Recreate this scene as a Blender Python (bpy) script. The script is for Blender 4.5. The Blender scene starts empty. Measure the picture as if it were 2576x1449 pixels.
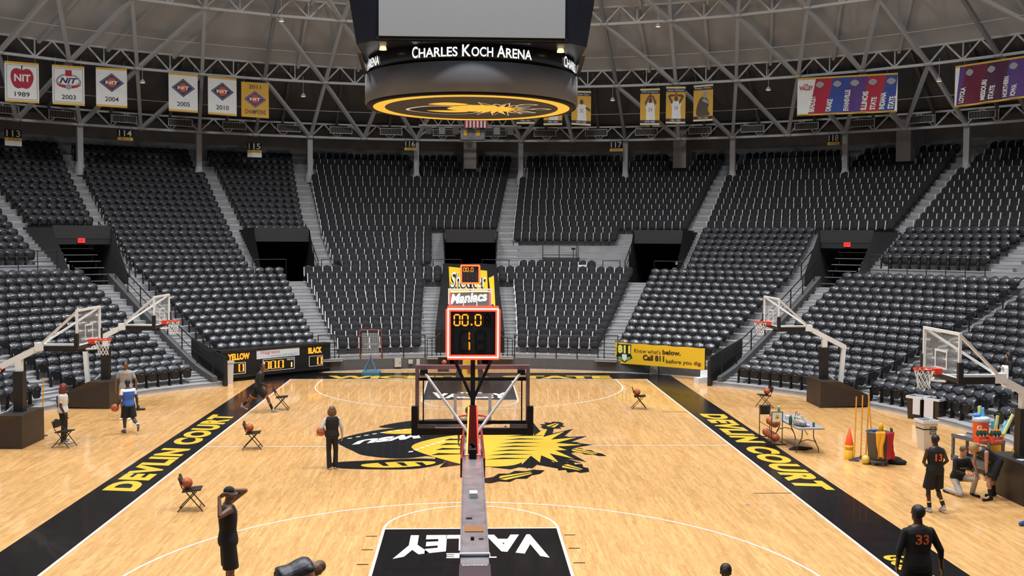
import bpy, bmesh, math, random
from mathutils import Vector, Matrix
from math import sin, cos, pi, radians, sqrt, atan2, hypot
random.seed(7)
C = bpy.context.scene.collection
sc = bpy.context.scene

# ---------------------------------------------------------------- camera
CAM = Vector((-0.0727, -29.506, 5.966)); YAW, PIT, ROL, FPX = 0.0425741, 0.0461967, -0.00551993, 2573.15
fw = Vector((sin(YAW)*cos(PIT), cos(YAW)*cos(PIT), -sin(PIT))); rt0 = Vector((cos(YAW), -sin(YAW), 0)); up0 = rt0.cross(fw)
rt = rt0*cos(ROL)-up0*sin(ROL); up = up0*cos(ROL)+rt0*sin(ROL)
cd = bpy.data.cameras.new('camera'); cd.sensor_width = 36; cd.sensor_fit = 'HORIZONTAL'; cd.lens = 36*FPX/2576
cd.clip_start = 0.1; cd.clip_end = 500
cam = bpy.data.objects.new('camera', cd); C.objects.link(cam)
cam.matrix_world = Matrix(((rt.x, up.x, -fw.x, CAM.x), (rt.y, up.y, -fw.y, CAM.y), (rt.z, up.z, -fw.z, CAM.z), (0, 0, 0, 1)))
sc.camera = cam
# ---------------------------------------------------------------- world, lights, exposure
w = bpy.data.worlds.new('world'); sc.world = w; w.use_nodes = True
w.node_tree.nodes['Background'].inputs[0].default_value = (0.62, 0.68, 0.78, 1)
w.node_tree.nodes['Background'].inputs[1].default_value = 0.16
sc.view_settings.view_transform = 'Standard'; sc.view_settings.look = 'None'; sc.view_settings.gamma = 1
sc.view_settings.use_curve_mapping = False; sc.view_settings.exposure = 0.0
def dome(r): return sqrt(3600-r*r)-34.0
def arena_light(az, r, power, size=1.1, col=(.97, .985, 1), tilt=0.0, drop=1.2):
    l = bpy.data.lights.new('arena_light', 'AREA'); l.shape = 'DISK'; l.size = size; l.energy = power; l.color = col; l.spread = radians(140)
    o = bpy.data.objects.new('arena_light', l); C.objects.link(o)
    a = radians(az); o.location = (r*sin(a), r*cos(a), dome(r)-drop)
    o.rotation_euler = (Vector((0, 0, 0))-Vector((r*sin(a)*tilt, r*cos(a)*tilt, 22))).to_track_quat('-Z', 'Y').to_euler()
LP = 470.0
for i in range(12): arena_light(i*30+15, 19, LP*1.6, tilt=-0.25)
for i in range(8): arena_light(i*45, 9, LP*2.7, size=1.6)

# ---------------------------------------------------------------- materials
MATS = {}
def mat(name, col, rough=0.5, metal=0.0, coat=0.0, emit=None, es=0.0, spec=0.5, noise=0.0, nscale=8.0, bump=0.0, trans=0.0, alpha=1.0, sheen=0.0, ior=None, croughn=0.05):
    if name in MATS: return MATS[name]
    m = bpy.data.materials.new(name); m.use_nodes = True; nt = m.node_tree; b = nt.nodes['Principled BSDF']
    b.inputs['Base Color'].default_value = (*col, 1); b.inputs['Roughness'].default_value = rough; b.inputs['Metallic'].default_value = metal
    b.inputs['Coat Weight'].default_value = coat; b.inputs['Coat Roughness'].default_value = croughn; b.inputs['Specular IOR Level'].default_value = spec
    b.inputs['Transmission Weight'].default_value = trans; b.inputs['Alpha'].default_value = alpha; b.inputs['Sheen Weight'].default_value = sheen
    if ior: b.inputs['IOR'].default_value = ior
    if emit: b.inputs['Emission Color'].default_value = (*emit, 1); b.inputs['Emission Strength'].default_value = es
    if noise > 0 or bump > 0:
        tc = nt.nodes.new('ShaderNodeTexCoord'); n = nt.nodes.new('ShaderNodeTexNoise'); n.inputs['Scale'].default_value = nscale; n.inputs['Detail'].default_value = 6
        nt.links.new(tc.outputs['Object'], n.inputs['Vector'])
        if noise > 0:
            r = nt.nodes.new('ShaderNodeValToRGB'); r.color_ramp.elements[0].position = .3; r.color_ramp.elements[1].position = .7
            r.color_ramp.elements[0].color = (*[c*(1-noise) for c in col], 1); r.color_ramp.elements[1].color = (*[min(1, c*(1+noise)) for c in col], 1)
            nt.links.new(n.outputs['Fac'], r.inputs['Fac']); nt.links.new(r.outputs['Color'], b.inputs['Base Color'])
        if bump > 0:
            bp = nt.nodes.new('ShaderNodeBump'); bp.inputs['Strength'].default_value = bump; bp.inputs['Distance'].default_value = .02
            nt.links.new(n.outputs['Fac'], bp.inputs['Height']); nt.links.new(bp.outputs['Normal'], b.inputs['Normal'])
    MATS[name] = m; return m
def glow(name, col, s):
    return mat(name, (0.02, 0.02, 0.02), emit=col, es=s)
def wood():
    m = bpy.data.materials.new('maple_boards'); m.use_nodes = True; nt = m.node_tree; b = nt.nodes['Principled BSDF']; L = nt.links.new
    tc = nt.nodes.new('ShaderNodeTexCoord'); mp = nt.nodes.new('ShaderNodeMapping'); mp.inputs['Rotation'].default_value = (0, 0, pi/2)
    L(tc.outputs['Object'], mp.inputs['Vector'])
    br = nt.nodes.new('ShaderNodeTexBrick'); L(mp.outputs['Vector'], br.inputs['Vector'])
    br.inputs['Scale'].default_value = 1; br.inputs['Brick Width'].default_value = 0.75; br.inputs['Row Height'].default_value = 0.057
    br.inputs['Mortar Size'].default_value = 0.0009; br.inputs['Mortar Smooth'].default_value = .3; br.offset = .37; br.inputs['Bias'].default_value = 0
    br.inputs['Color1'].default_value = (0.78, 0.46, 0.18, 1); br.inputs['Color2'].default_value = (0.62, 0.35, 0.125, 1); br.inputs['Mortar'].default_value = (0.42, 0.22, 0.07, 1)
    # second, offset plank tint so that neighbours vary more
    b2 = nt.nodes.new('ShaderNodeTexBrick'); mp2 = nt.nodes.new('ShaderNodeMapping'); mp2.inputs['Rotation'].default_value = (0, 0, pi/2); mp2.inputs['Location'].default_value = (3.3, 1.7, 0)
    L(tc.outputs['Object'], mp2.inputs['Vector']); L(mp2.outputs['Vector'], b2.inputs['Vector'])
    b2.inputs['Scale'].default_value = 1; b2.inputs['Brick Width'].default_value = 1.3; b2.inputs['Row Height'].default_value = 0.114; b2.inputs['Mortar Size'].default_value = 0
    b2.inputs['Color1'].default_value = (1.12, 1.1, 1.1, 1); b2.inputs['Color2'].default_value = (0.93, 0.91, 0.86, 1)
    mx = nt.nodes.new('ShaderNodeMix'); mx.data_type = 'RGBA'; mx.blend_type = 'MULTIPLY'; mx.inputs[0].default_value = .8
    L(br.outputs['Color'], mx.inputs[6]); L(b2.outputs['Color'], mx.inputs[7])
    ns = nt.nodes.new('ShaderNodeTexNoise'); ns.inputs['Scale'].default_value = 5; ns.inputs['Detail'].default_value = 6
    mp3 = nt.nodes.new('ShaderNodeMapping'); mp3.inputs['Scale'].default_value = (6, .6, 1); L(tc.outputs['Object'], mp3.inputs['Vector']); L(mp3.outputs['Vector'], ns.inputs['Vector'])
    rp = nt.nodes.new('ShaderNodeValToRGB'); rp.color_ramp.elements[0].position = .35; rp.color_ramp.elements[0].color = (.82, .76, .66, 1); rp.color_ramp.elements[1].position = .62; rp.color_ramp.elements[1].color = (1.06, 1.06, 1.08, 1)
    L(ns.outputs['Fac'], rp.inputs['Fac'])
    m2 = nt.nodes.new('ShaderNodeMix'); m2.data_type = 'RGBA'; m2.blend_type = 'MULTIPLY'; m2.inputs[0].default_value = .8; L(mx.outputs[2], m2.inputs[6]); L(rp.outputs['Color'], m2.inputs[7])
    L(m2.outputs[2], b.inputs['Base Color']); b.inputs['Roughness'].default_value = .42; b.inputs['Coat Weight'].default_value = .75; b.inputs['Coat Roughness'].default_value = .07
    n2 = nt.nodes.new('ShaderNodeTexNoise'); n2.inputs['Scale'].default_value = 2.2; bp = nt.nodes.new('ShaderNodeBump'); bp.inputs['Strength'].default_value = .035; bp.inputs['Distance'].default_value = .05
    L(tc.outputs['Object'], n2.inputs['Vector']); L(n2.outputs['Fac'], bp.inputs['Height']); L(bp.outputs['Normal'], b.inputs['Coat Normal'])
    return m
M_WOOD = wood()
PAINT = dict(rough=.25, coat=.12, croughn=.05, spec=.22)
M_PBLK = mat('black_court_paint', (.006, .006, .007), noise=.3, nscale=3, **PAINT)
M_PYEL = mat('yellow_court_paint', (.68, .44, .045), **PAINT)
M_PWHT = mat('white_court_paint', (.78, .77, .72), **PAINT)
M_CONC = mat('concrete', (.27, .27, .28), .8, noise=.14, nscale=1.5)
M_CONCL = mat('pale_concrete', (.35, .35, .355), .8, noise=.12, nscale=2)
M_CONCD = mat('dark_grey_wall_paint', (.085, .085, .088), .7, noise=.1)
M_BWALL = mat('brown_grey_block_wall', (.19, .185, .18), .9, noise=.2, nscale=.9)
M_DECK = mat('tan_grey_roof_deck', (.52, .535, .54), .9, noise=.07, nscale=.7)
M_DECKD = mat('shade_darkened_brown_deck', (.12, .115, .11), .95, noise=.1, nscale=.7)  # dimmer light on the outer roof band put into a darker colour
M_STEEL = mat('grey_painted_steel', (.56, .58, .60), .6)
M_STEELL = mat('pale_column_paint', (.45, .45, .45), .55)
M_BLK = mat('black_vinyl', (.012, .011, .011), .45, noise=.2, bump=.1)
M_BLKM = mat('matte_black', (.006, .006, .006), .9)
M_BRN = mat('dark_brown_vinyl', (.028, .02, .017), .5, noise=.15, nscale=4, bump=.1)
M_RAIL = mat('black_rail_paint', (.012, .012, .013), .4)
M_PLAST = mat('glossy_black_plastic_lit', (.044, .048, .060), .34, spec=.6, coat=1.0, croughn=.08)  # lighter than black: ceiling light on the backrest tops put into the colour
M_PLASD = mat('black_plastic', (.005, .005, .006), .5)  # on seat pans, same plastic darkened for the shade below the tops
M_PAD = mat('charcoal_upholstery', (.009, .009, .011), .85, sheen=.08, noise=.12, nscale=60)
M_ARM = mat('pale_grey_enamel', (.78, .79, .84), .35)
M_WHT = mat('white_enamel', (.78, .80, .80), .3)
M_GRYM = mat('grey_metal', (.22, .22, .23), .38, metal=.35, noise=.25, nscale=5)
M_RED = mat('red_paint', (.72, .05, .015), .35)
M_NET = mat('white_net_cord', (.8, .8, .78), .8)
M_GLASS = mat('backboard_glass', (.9, .95, .95), .03, alpha=.10, spec=.6)
M_ORNG = mat('basketball_leather', (.42, .10, .035), .55, noise=.1, nscale=40, bump=.2)
M_YBALL = mat('yellow_ball_leather', (.72, .50, .07), .5)
M_SEAM = mat('black_seam', (.01, .01, .01), .6)
M_YEL = mat('yellow_vinyl', (.85, .50, .03), .5, noise=.05, nscale=3)
G_RED = glow('red_led', (1.0, .03, .015), 5)
G_HOT = glow('hot_red_led', (1.0, .38, .32), 3)
G_ORG = glow('amber_led', (1.0, .27, .012), 2.3)
G_WHT = glow('white_led', (1, 1, .96), 1.3)
G_YEL = glow('lit_yellow_print', (1.0, .50, .04), 1.0)
G_CRM = glow('lit_cream_print', (1.0, .78, .55), .8)

# ---------------------------------------------------------------- mesh helpers
class MB:
    def __init__(s): s.v = []; s.f = []; s.m = []; s.sm = []; s.mats = []
    def mi(s, m):
        if m not in s.mats: s.mats.append(m)
        return s.mats.index(m)
    def add(s, vs, fs, m, smooth=False):
        b = len(s.v); k = s.mi(m); s.v += [tuple(v) for v in vs]
        for f in fs: s.f.append([i+b for i in f]); s.m.append(k); s.sm.append(smooth)
        return s
    def box(s, lo, hi, m, M=None, bev=0.0):
        x0, y0, z0 = lo; x1, y1, z1 = hi
        vs = [Vector(p) for p in ((x0, y0, z0), (x1, y0, z0), (x1, y1, z0), (x0, y1, z0), (x0, y0, z1), (x1, y0, z1), (x1, y1, z1), (x0, y1, z1))]
        if M: vs = [M @ v for v in vs]
        return s.add(vs, [(3, 2, 1, 0), (4, 5, 6, 7), (0, 1, 5, 4), (1, 2, 6, 5), (2, 3, 7, 6), (3, 0, 4, 7)], m)
    def tube(s, a, b, r, m, r2=None, n=8, caps=True, smooth=True):
        a = Vector(a); b = Vector(b); d = b-a
        if d.length < 1e-6: return s
        d.normalize(); x = d.orthogonal().normalized(); y = d.cross(x); r2 = r if r2 is None else r2
        vs = []
        for p, q in ((a, r), (b, r2)):
            for i in range(n):
                t = 2*pi*i/n; vs.append(p+x*cos(t)*q+y*sin(t)*q)
        fs = [(i, (i+1) % n, n+(i+1) % n, n+i) for i in range(n)]
        s.add(vs, fs, m, smooth)
        if caps: s.add(vs, [tuple(range(n-1, -1, -1)), tuple(range(n, 2*n))], m)
        return s
    def path(s, pts, r, m, n=6):
        for a, b in zip(pts, pts[1:]): s.tube(a, b, r, m, n=n)
        return s
    def bar(s, a, b, w, h, m, up=Vector((0, 0, 1))):
        a = Vector(a); b = Vector(b); d = (b-a).normalized(); x = d.cross(up)
        if x.length < 1e-4: x = Vector((1, 0, 0))
        x.normalize(); y = x.cross(d); vs = []
        for p in (a, b):
            for i, j in ((-1, -1), (1, -1), (1, 1), (-1, 1)): vs.append(p+x*i*w/2+y*j*h/2)
        return s.add(vs, [(0, 1, 5, 4), (1, 2, 6, 5), (2, 3, 7, 6), (3, 0, 4, 7), (3, 2, 1, 0), (4, 5, 6, 7)], m)
    def lathe(s, prof, m, c=(0, 0, 0), n=20, M=None, smooth=True):
        vs = []; c = Vector(c)
        for r, z in prof:
            for i in range(n):
                t = 2*pi*i/n; v = Vector((r*cos(t), r*sin(t), z)); v = (M @ v) if M else v; vs.append(v+c)
        fs = []
        for k in range(len(prof)-1):
            for i in range(n): j = (i+1) % n; fs.append((k*n+i, k*n+j, (k+1)*n+j, (k+1)*n+i))
        return s.add(vs, fs, m, smooth)
    def ell(s, c, r, m, M=None, n=14, k=9):
        c = Vector(c); r = (r, r, r) if not hasattr(r, '__len__') else r; vs = []
        for i in range(k+1):
            ph = pi*i/k
            for j in range(n):
                t = 2*pi*j/n; v = Vector((r[0]*sin(ph)*cos(t), r[1]*sin(ph)*sin(t), r[2]*cos(ph))); v = (M @ v) if M else v; vs.append(c+v)
        fs = []
        for i in range(k):
            for j in range(n): fs.append((i*n+j, (i+1)*n+j, (i+1)*n+(j+1) % n, i*n+(j+1) % n))
        return s.add(vs, fs, m, True)
    def prism(s, pts, m, M, t=0.01):
        # closed 2D outline in local XY, given thickness along local +Z, placed by M
        n = len(pts); vs = [M @ Vector((x, y, 0)) for x, y in pts]+[M @ Vector((x, y, t)) for x, y in pts]
        fs = [tuple(range(n-1, -1, -1)), tuple(range(n, 2*n))]+[(i, (i+1) % n, n+(i+1) % n, n+i) for i in range(n)]
        return s.add(vs, fs, m)
    def poly(s, pts, m): return s.add(pts, [tuple(range(len(pts)))], m)
    def mesh(s, name):
        me = bpy.data.meshes.new(name); me.from_pydata(s.v, [], s.f)
        for m in s.mats: me.materials.append(m)
        me.polygons.foreach_set('material_index', s.m); me.polygons.foreach_set('use_smooth', s.sm); me.update(); return me
    def build(s, name, parent=None, loc=None):
        me = s.mesh(name); o = bpy.data.objects.new(name, me); C.objects.link(o)
        if loc is not None: o.location = loc
        if parent: o.parent = parent
        return o
def tri(o, mod='smooth'): return o
def tag(o, label=None, cat=None, group=None, kind=None):
    if label: o['label'] = label
    if cat: o['category'] = cat
    if group: o['group'] = group
    if kind: o['kind'] = kind
    return o
def thing(name, label, cat, loc=(0, 0, 0), rz=0.0, group=None):
    o = bpy.data.objects.new(name, None); o.empty_display_size = .2; C.objects.link(o); o.location = loc; o.rotation_euler = (0, 0, rz)
    return tag(o, label, cat, group)
def dup(root, loc, rz, label=None, group=None):
    r = root.copy(); C.objects.link(r); r.location = loc; r.rotation_euler = (0, 0, rz)
    if label: r['label'] = label
    if group: r['group'] = group
    for ch in list(root.children):
        c = ch.copy(); C.objects.link(c); c.parent = r
        for g in list(ch.children):
            d = g.copy(); C.objects.link(d); d.parent = c
    return r
def struct(o): o['kind'] = 'structure'; return o
_tc = {}
def textmesh(txt, bold=.02, shear=0.0, space=1.0):
    key = (txt, bold, shear, space)
    if key in _tc: return _tc[key]
    cu = bpy.data.curves.new('lettering', 'FONT'); cu.body = txt; cu.offset = bold; cu.shear = shear; cu.space_character = space; cu.resolution_u = 4; cu.fill_mode = 'FRONT'
    ob = bpy.data.objects.new('lettering', cu); me = bpy.data.meshes.new_from_object(ob)
    vs = [v.co.copy() for v in me.vertices]; fs = [tuple(p.vertices) for p in me.polygons]
    bpy.data.objects.remove(ob); bpy.data.curves.remove(cu); bpy.data.meshes.remove(me)
    x0 = min(v.x for v in vs); x1 = max(v.x for v in vs); y0 = min(v.y for v in vs); y1 = max(v.y for v in vs)
    vs = [((v.x-x0)/(x1-x0), (v.y-y0)/(y1-y0)) for v in vs]; _tc[key] = (vs, fs); return vs, fs
def text(mb, txt, m, fn, bold=.02, shear=0.0, space=1.0):
    # fn maps (u, v) in the unit square to a 3D point
    vs, fs = textmesh(txt, bold, shear, space); mb.add([fn(u, v) for u, v in vs], fs, m); return mb
def rectfn(o, X, Y):
    o = Vector(o); X = Vector(X); Y = Vector(Y); return lambda u, v: o+X*u+Y*v
SEG = {'0': 'abcdef', '1': 'bc', '8': 'abcdefg'}
def digit(mb, ch, m, fn, x, y, wd, ht, t=.14):
    # seven-segment digit drawn as elongated hexagons; fn maps plane coords to 3D
    S = {'a': ((0, 1), (1, 1)), 'b': ((1, 1), (1, .5)), 'c': ((1, .5), (1, 0)), 'd': ((0, 0), (1, 0)), 'e': ((0, .5), (0, 0)), 'f': ((0, 1), (0, .5)), 'g': ((0, .5), (1, .5))}
    for k in SEG[ch]:
        (ax, ay), (bx, by) = S[k]; a = Vector((x+ax*wd, y+ay*ht, 0)); b = Vector((x+bx*wd, y+by*ht, 0)); d = (b-a).normalized(); n = Vector((-d.y, d.x, 0))*t*wd*.62; a = a+d*t*wd*.35; b = b-d*t*wd*.35; e = d*t*wd*.5
        mb.poly([fn(p.x, p.y) for p in (a, a+e+n, b-e+n, b, b-e-n, a+e-n)], m)
def framebox(mb, fn, x0, y0, x1, y1, t, m):
    for a, b, c, d in ((x0, y0, x1, y0+t), (x0, y1-t, x1, y1), (x0, y0+t, x0+t, y1-t), (x1-t, y0+t, x1, y1-t)):
        mb.poly([fn(a, b), fn(c, b), fn(c, d), fn(a, d)], m)
# ================================================================ the setting
def rk(k): return 18.6+.711*k
def hk(k): return .00255099*k*k+.25002828*k+1.52682808
TN = {-3: .17, -2: .31, -1: .47}
def T(k): return TN[k] if k in TN else hk(k)-.83
def pol(az, r, z): a = radians(az); return Vector((r*sin(a), r*cos(a), z))
def polM(az, r, z, extra=0.0):
    # local X = tangential (to the right seen from the court), local Y = outward, Z up
    return Matrix.Translation(pol(az, r, z)) @ Matrix.Rotation(-radians(az)+extra, 4, 'Z')
PORT = [(-44.4, -38.6, 'side'), (-24.1, -18.0, 'mid'), (-2.9, 3.0, 'mid'), (18.6, 24.2, 'mid'), (38.7, 44.4, 'side')]
AZS = [i*1.5-120 for i in range(161)]
brk = sorted(set([round(a, 3) for a in AZS]+[a for p in PORT for a in p[:2]]+[-38.5, 38.5]))
def annulus(mb, r0, r1, z0, z1, m, a0=-120, a1=120, skip=()):
    az = [a for a in brk if a0-1e-6 <= a <= a1+1e-6]
    for a, b in zip(az, az[1:]):
        c = (a+b)/2
        if any(s[0] < c < s[1] for s in skip): continue
        mb.poly([pol(a, r0, z0), pol(b, r0, z0), pol(b, r1, z1), pol(a, r1, z1)], m)
# floor
fb = MB(); pts = []
for i in range(120):
    a = 360*i/120; pts.append(pol(a, 18.7, 0))
fb.poly([Vector((p.x, p.y, 0)) for p in reversed(pts)], M_WOOD)
fb.box((-2.0, 18.0, -.02), (2.0, 24, 0.001), M_WOOD)
floor = struct(fb.build('floor'))
# seating tiers
tb = MB()
RI = 18.6-.48
for k in range(-3, 33):
    r0 = rk(k)-.48; r1 = r0+.711; z = T(k); zp = T(k-1) if k > -3 else 0.0
    if k == 32: break
    if k < -1:
        skip = ((-38.5, 38.5),)
    elif k <= -1: skip = ((-3.2, 3.2),)
    elif k <= 9: skip = ((-3.2, 3.2),)
    elif 12 <= k <= 18: skip = tuple((p[0], p[1]) for p in PORT)
    else: skip = ()
    if k == -1: zpc = 0.0
    # riser then tread
    if k == -1:
        S_ = ((-38.5, 38.5),); annulus(tb, r0, r0, zp, z, M_CONC, skip=S_); annulus(tb, r0, r1, z, z, M_CONC, skip=S_); annulus(tb, 18.05, 18.05, 0.0, .52, M_CONCD, -38.5, 38.5, skip=skip); annulus(tb, 18.05, 18.12, .52, .52, M_CONCL, -38.5, 38.5, skip=skip); skip = S_
    else:
        if k == 0: annulus(tb, r0, r0, .45, zp, M_CONC, -38.5, 38.5, skip=skip)
        annulus(tb, r0, r0, zp, z, M_CONC, skip=skip); annulus(tb, r0, r1, z, z, M_CONC, skip=skip)
    annulus(tb, r0-.012, r0-.012, z-.035, z+.001, M_CONCL, skip=skip); annulus(tb, r0-.012, r0+.05, z+.002, z+.002, M_CONCL, skip=skip)
for s in (-1, 1):   # end faces where the front rows stop beside the court
    tb.poly([pol(38.5*s, 15.98, 0), pol(38.5*s, 18.14, 0), pol(38.5*s, 18.14, .7), pol(38.5*s, 15.98, .2)], M_CONCD)
tiers = struct(tb.build('floor_seating_tiers'))
cb = MB(); annulus(cb, 15.93, 15.93+.06, .03, .03, M_CONCL, 38.5, 120); annulus(cb, 15.93, 15.93, 0, .03, M_CONCL, 38.5, 120)
annulus(cb, 15.93, 15.99, .03, .03, M_CONCL, -120, -38.5); annulus(cb, 15.93, 15.93, 0, .03, M_CONCL, -120, -38.5)
annulus(cb, 17.9, 17.97, .03, .03, M_CONCL, -38.5, 38.5); annulus(cb, 17.9, 17.9, 0, .03, M_CONCL, -38.5, 38.5)
struct(cb.build('trim_floor_edge'))
# stairs: half steps in every aisle
AISLES = [(-3, 11, -62, 1.1), (-3, 11, -41.9, .9), (0, 11, -38.6, .8), (0, 11, -20.4, 1.0), (0, 9, -4.6, 1.1), (0, 9, 4.7, 1.1), (0, 11, 20.3, 1.0), (0, 11, 39.0, .9), (-3, 11, 41.7, .9), (-3, 11, 62.2, 1.1), (-3, 6, 82, 1.0),
          (12, 30, -45, 1.1), (12, 30, -36.9, 1.0), (12, 30, -24.8, 1.1), (12, 30, -16.5, 1.0), (12, 29, 4.2, 1.2), (12, 29, 24.5, 1.2), (12, 29, 44.8, 1.2), (12, 18, 57, 1.0)]
for k0, k1, az, wd in AISLES:
    sb = MB()
    for k in range(max(-2, k0), k1+1):
        r0 = rk(k)-.48; z1 = T(k); zp = T(k-1) if k > -3 else 0
        if abs(az) < 39 and k <= -1: zp = 0.0
        M = polM(az, r0, 0)
        sb.box((-wd/2, -.30, zp+.001), (wd/2, -.001, (z1+zp)/2), M_CONCL, M)
        sb.box((-wd/2, -.315, (z1+zp)/2-.03), (wd/2, -.25, (z1+zp)/2+.004), M_CONC, M)
    struct(sb.build('trim_aisle_steps'))
# portals
M_FASC = mat('dark_brown_fascia_panel', (.020, .019, .019), .75, noise=.08)
M_FASC2 = mat('darker_lower_fascia', (.010, .010, .010), .7)
for pi_, (a0, a1, typ) in enumerate(PORT):
    pb = MB(); rf = 28.3 if typ == 'mid' else 28.6; zt = 6.5; zb = 5.85 if typ == 'mid' else 5.95
    def q(az, r, z): return pol(az, r, z)
    fl_ = 3.2; a00 = a0; a11 = a1
    # side walls, floor, back, roof (all inside faces)
    for a in (a0, a1):
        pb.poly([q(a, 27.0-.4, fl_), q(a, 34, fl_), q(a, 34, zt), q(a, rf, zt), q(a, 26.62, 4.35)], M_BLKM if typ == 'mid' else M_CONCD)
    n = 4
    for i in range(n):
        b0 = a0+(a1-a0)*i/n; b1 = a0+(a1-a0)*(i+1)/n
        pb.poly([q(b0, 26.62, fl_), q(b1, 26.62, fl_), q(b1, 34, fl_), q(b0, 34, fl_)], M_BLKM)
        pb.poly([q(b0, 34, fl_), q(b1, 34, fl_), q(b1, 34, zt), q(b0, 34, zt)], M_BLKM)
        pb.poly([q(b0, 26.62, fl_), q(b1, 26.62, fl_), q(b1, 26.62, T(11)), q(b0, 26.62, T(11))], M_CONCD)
    struct(pb.build('wall_portal_%d' % (pi_+1)))
    fb_ = MB(); am = (a0+a1)/2; hw = radians(a1-a0)/2*rf*.97; M = polM(am, rf, 0)
    o = thing('portal_fascia', '', 'fascia panel', M.translation, -radians(am))
    fb_.box((-hw, 0, zb), (hw, 4.6, zt+.10), M_FASC); fb_.build('panel', o)
    if typ == 'side':
        g = MB(); g.box((-hw*.98, .02, zb-.28), (hw, .3, zb-.005), M_FASC2); g.build('lower_panel', o)
        e = MB(); s = -1 if am < 0 else 1; ex = .05*s
        e.box((ex-.16, -.05, zb-.2), (ex+.16, .0, zb+.02), mat('exit_sign_body', (.3, .01, .01), .5, emit=(1, .03, .03), es=1.6))
        text(e, 'EXIT', mat('exit_letters', (.05, 0, 0), .6), rectfn((ex-.12, -.053, zb-.15), (.24, 0, 0), (0, 0, .12)), .03)
        es = e.build('exit_sign', o, None)
    nm = {0: 'dark panel over the entry at the left with a red exit sign', 1: 'dark panel over the entry right of the left middle seats', 2: 'dark panel over the central black entry behind the shot clocks', 3: 'dark panel over the entry right of the camera platform', 4: 'dark panel over the right entry with a red exit sign'}[pi_]
    tag(o, nm); o['group'] = 'panels over the entries'
    for ch in o.children:
        if ch.name.startswith('exit_sign'): ch['label'] = 'lit red exit sign'
# benches inside the two side entries
for s in (-1, 1):
    a0, a1 = (40.3, 43.3) if s > 0 else (-43.3, -39.6)
    o = thing('bench_bleacher', 'stepped dark benches inside the %s entry below the red exit sign' % ('right' if s > 0 else 'left'), 'bleacher', pol((a0+a1)/2, 27.2, 3.6), -radians((a0+a1)/2), 'bench bleachers in the side entries')
    fr = MB()
    for i in range(6):
        wd = 1.75-.16*i*0; z = .28+i*.31; y = .15+i*.42
        xl = -wd/2+(.0 if s > 0 else .10*(5-i)); xr = wd/2-(.10*(5-i) if s > 0 else 0)
        b = MB(); b.box((xl, y, z), (xr, y+.28, z+.05), M_BLK); b.box((xl, y-.012, z+.01), (xr, y, z+.05), M_GRYM); b.build('bench', o)
        for x in (xl+.2, xr-.2): fr = MB(); fr.box((x-.02, y+.1, z-.25), (x+.02, y+.16, z), M_BLKM); fr.build('bench_post', o)
    st = MB()
    for i in range(7):
        x0, x1 = ((.72, 1.28) if s > 0 else (-1.45, -.85)); st.box((x0, .1+.4*i, 0), (x1, .5+.4*i, .55+.28*i), M_CONCL)
    st.build('side_steps', o)
# knee walls with long stair rails, both sides
def stair_rail(az, k0, k1, label, knee=True, step=2, off=0.0):
    o = thing('stair_rail', label, 'railing', pol(az, rk(k0), T(k0)), 0, 'black stair railings')
    base = pol(az, rk(k0), T(k0)); b = MB(); zz = .38 if knee else 0.0
    ks = list(range(k0, k1+1)); P = lambda k, h: pol(az, rk(k)-.3, T(k)+h)-base
    for k in ks[::step]:
        p = MB(); p.tube(P(k, zz-.05), P(k, zz+.80), .028, M_RAIL, n=6); p.build('post', o)
    t = MB(); t.path([P(k, zz+.80) for k in ks], .026, M_RAIL); t.build('top_rail', o)
    t = MB(); t.path([P(k, zz+.38) for k in ks], .018, M_RAIL); t.build('mid_rail', o)
    return o
for s in (-1, 1):
    kb = MB(); az = 40.2*s
    for k in range(-3, 12):
        for (da, db) in ((-.35, .35),):
            A = [pol(az-.35, rk(k)-.48, 0), pol(az+.35, rk(k)-.48, 0), pol(az+.35, rk(k+1)-.48, 0), pol(az-.35, rk(k+1)-.48, 0)]
            z0 = T(k)+.22; z1 = (T(k+1) if k < 12 else T(k))+.22
            B = [A[0]+Vector((0, 0, z0)), A[1]+Vector((0, 0, z0)), A[2]+Vector((0, 0, z1)), A[3]+Vector((0, 0, z1))]
            kb.add(A+B, [(4, 5, 6, 7), (0, 1, 5, 4), (1, 2, 6, 5), (2, 3, 7, 6), (3, 0, 4, 7)], M_CONCD)
    kb.poly([pol(az-.35, rk(11)-.4, T(11)), pol(az-3.0, 26.6, T(11)), pol(az-3.0, 26.6, T(11)+.6), pol(az-.35, rk(11)-.4, T(11)+.6)], M_CONCD) if s > 0 and False else None
    struct(kb.build('wall_knee_%s' % ('left' if s < 0 else 'right')))
    stair_rail(az, -3, 12, 'long black railing on the sloping wall of the %s stairs' % ('left' if s < 0 else 'right'))
    stair_rail(38.2*s, 12, 18, 'short black railing beside the %s entry with the exit sign' % ('left' if s < 0 else 'right'), knee=False)
stair_rail(-17.6, 12, 18, 'short black railing beside the entry left of the centre', knee=False)
stair_rail(18.2, 12, 18, 'short black railing left of the entry right of the centre', knee=False)
stair_rail(62.2, -3, 11, 'black railing down the aisle behind the right hoops', knee=False, step=3)
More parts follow.
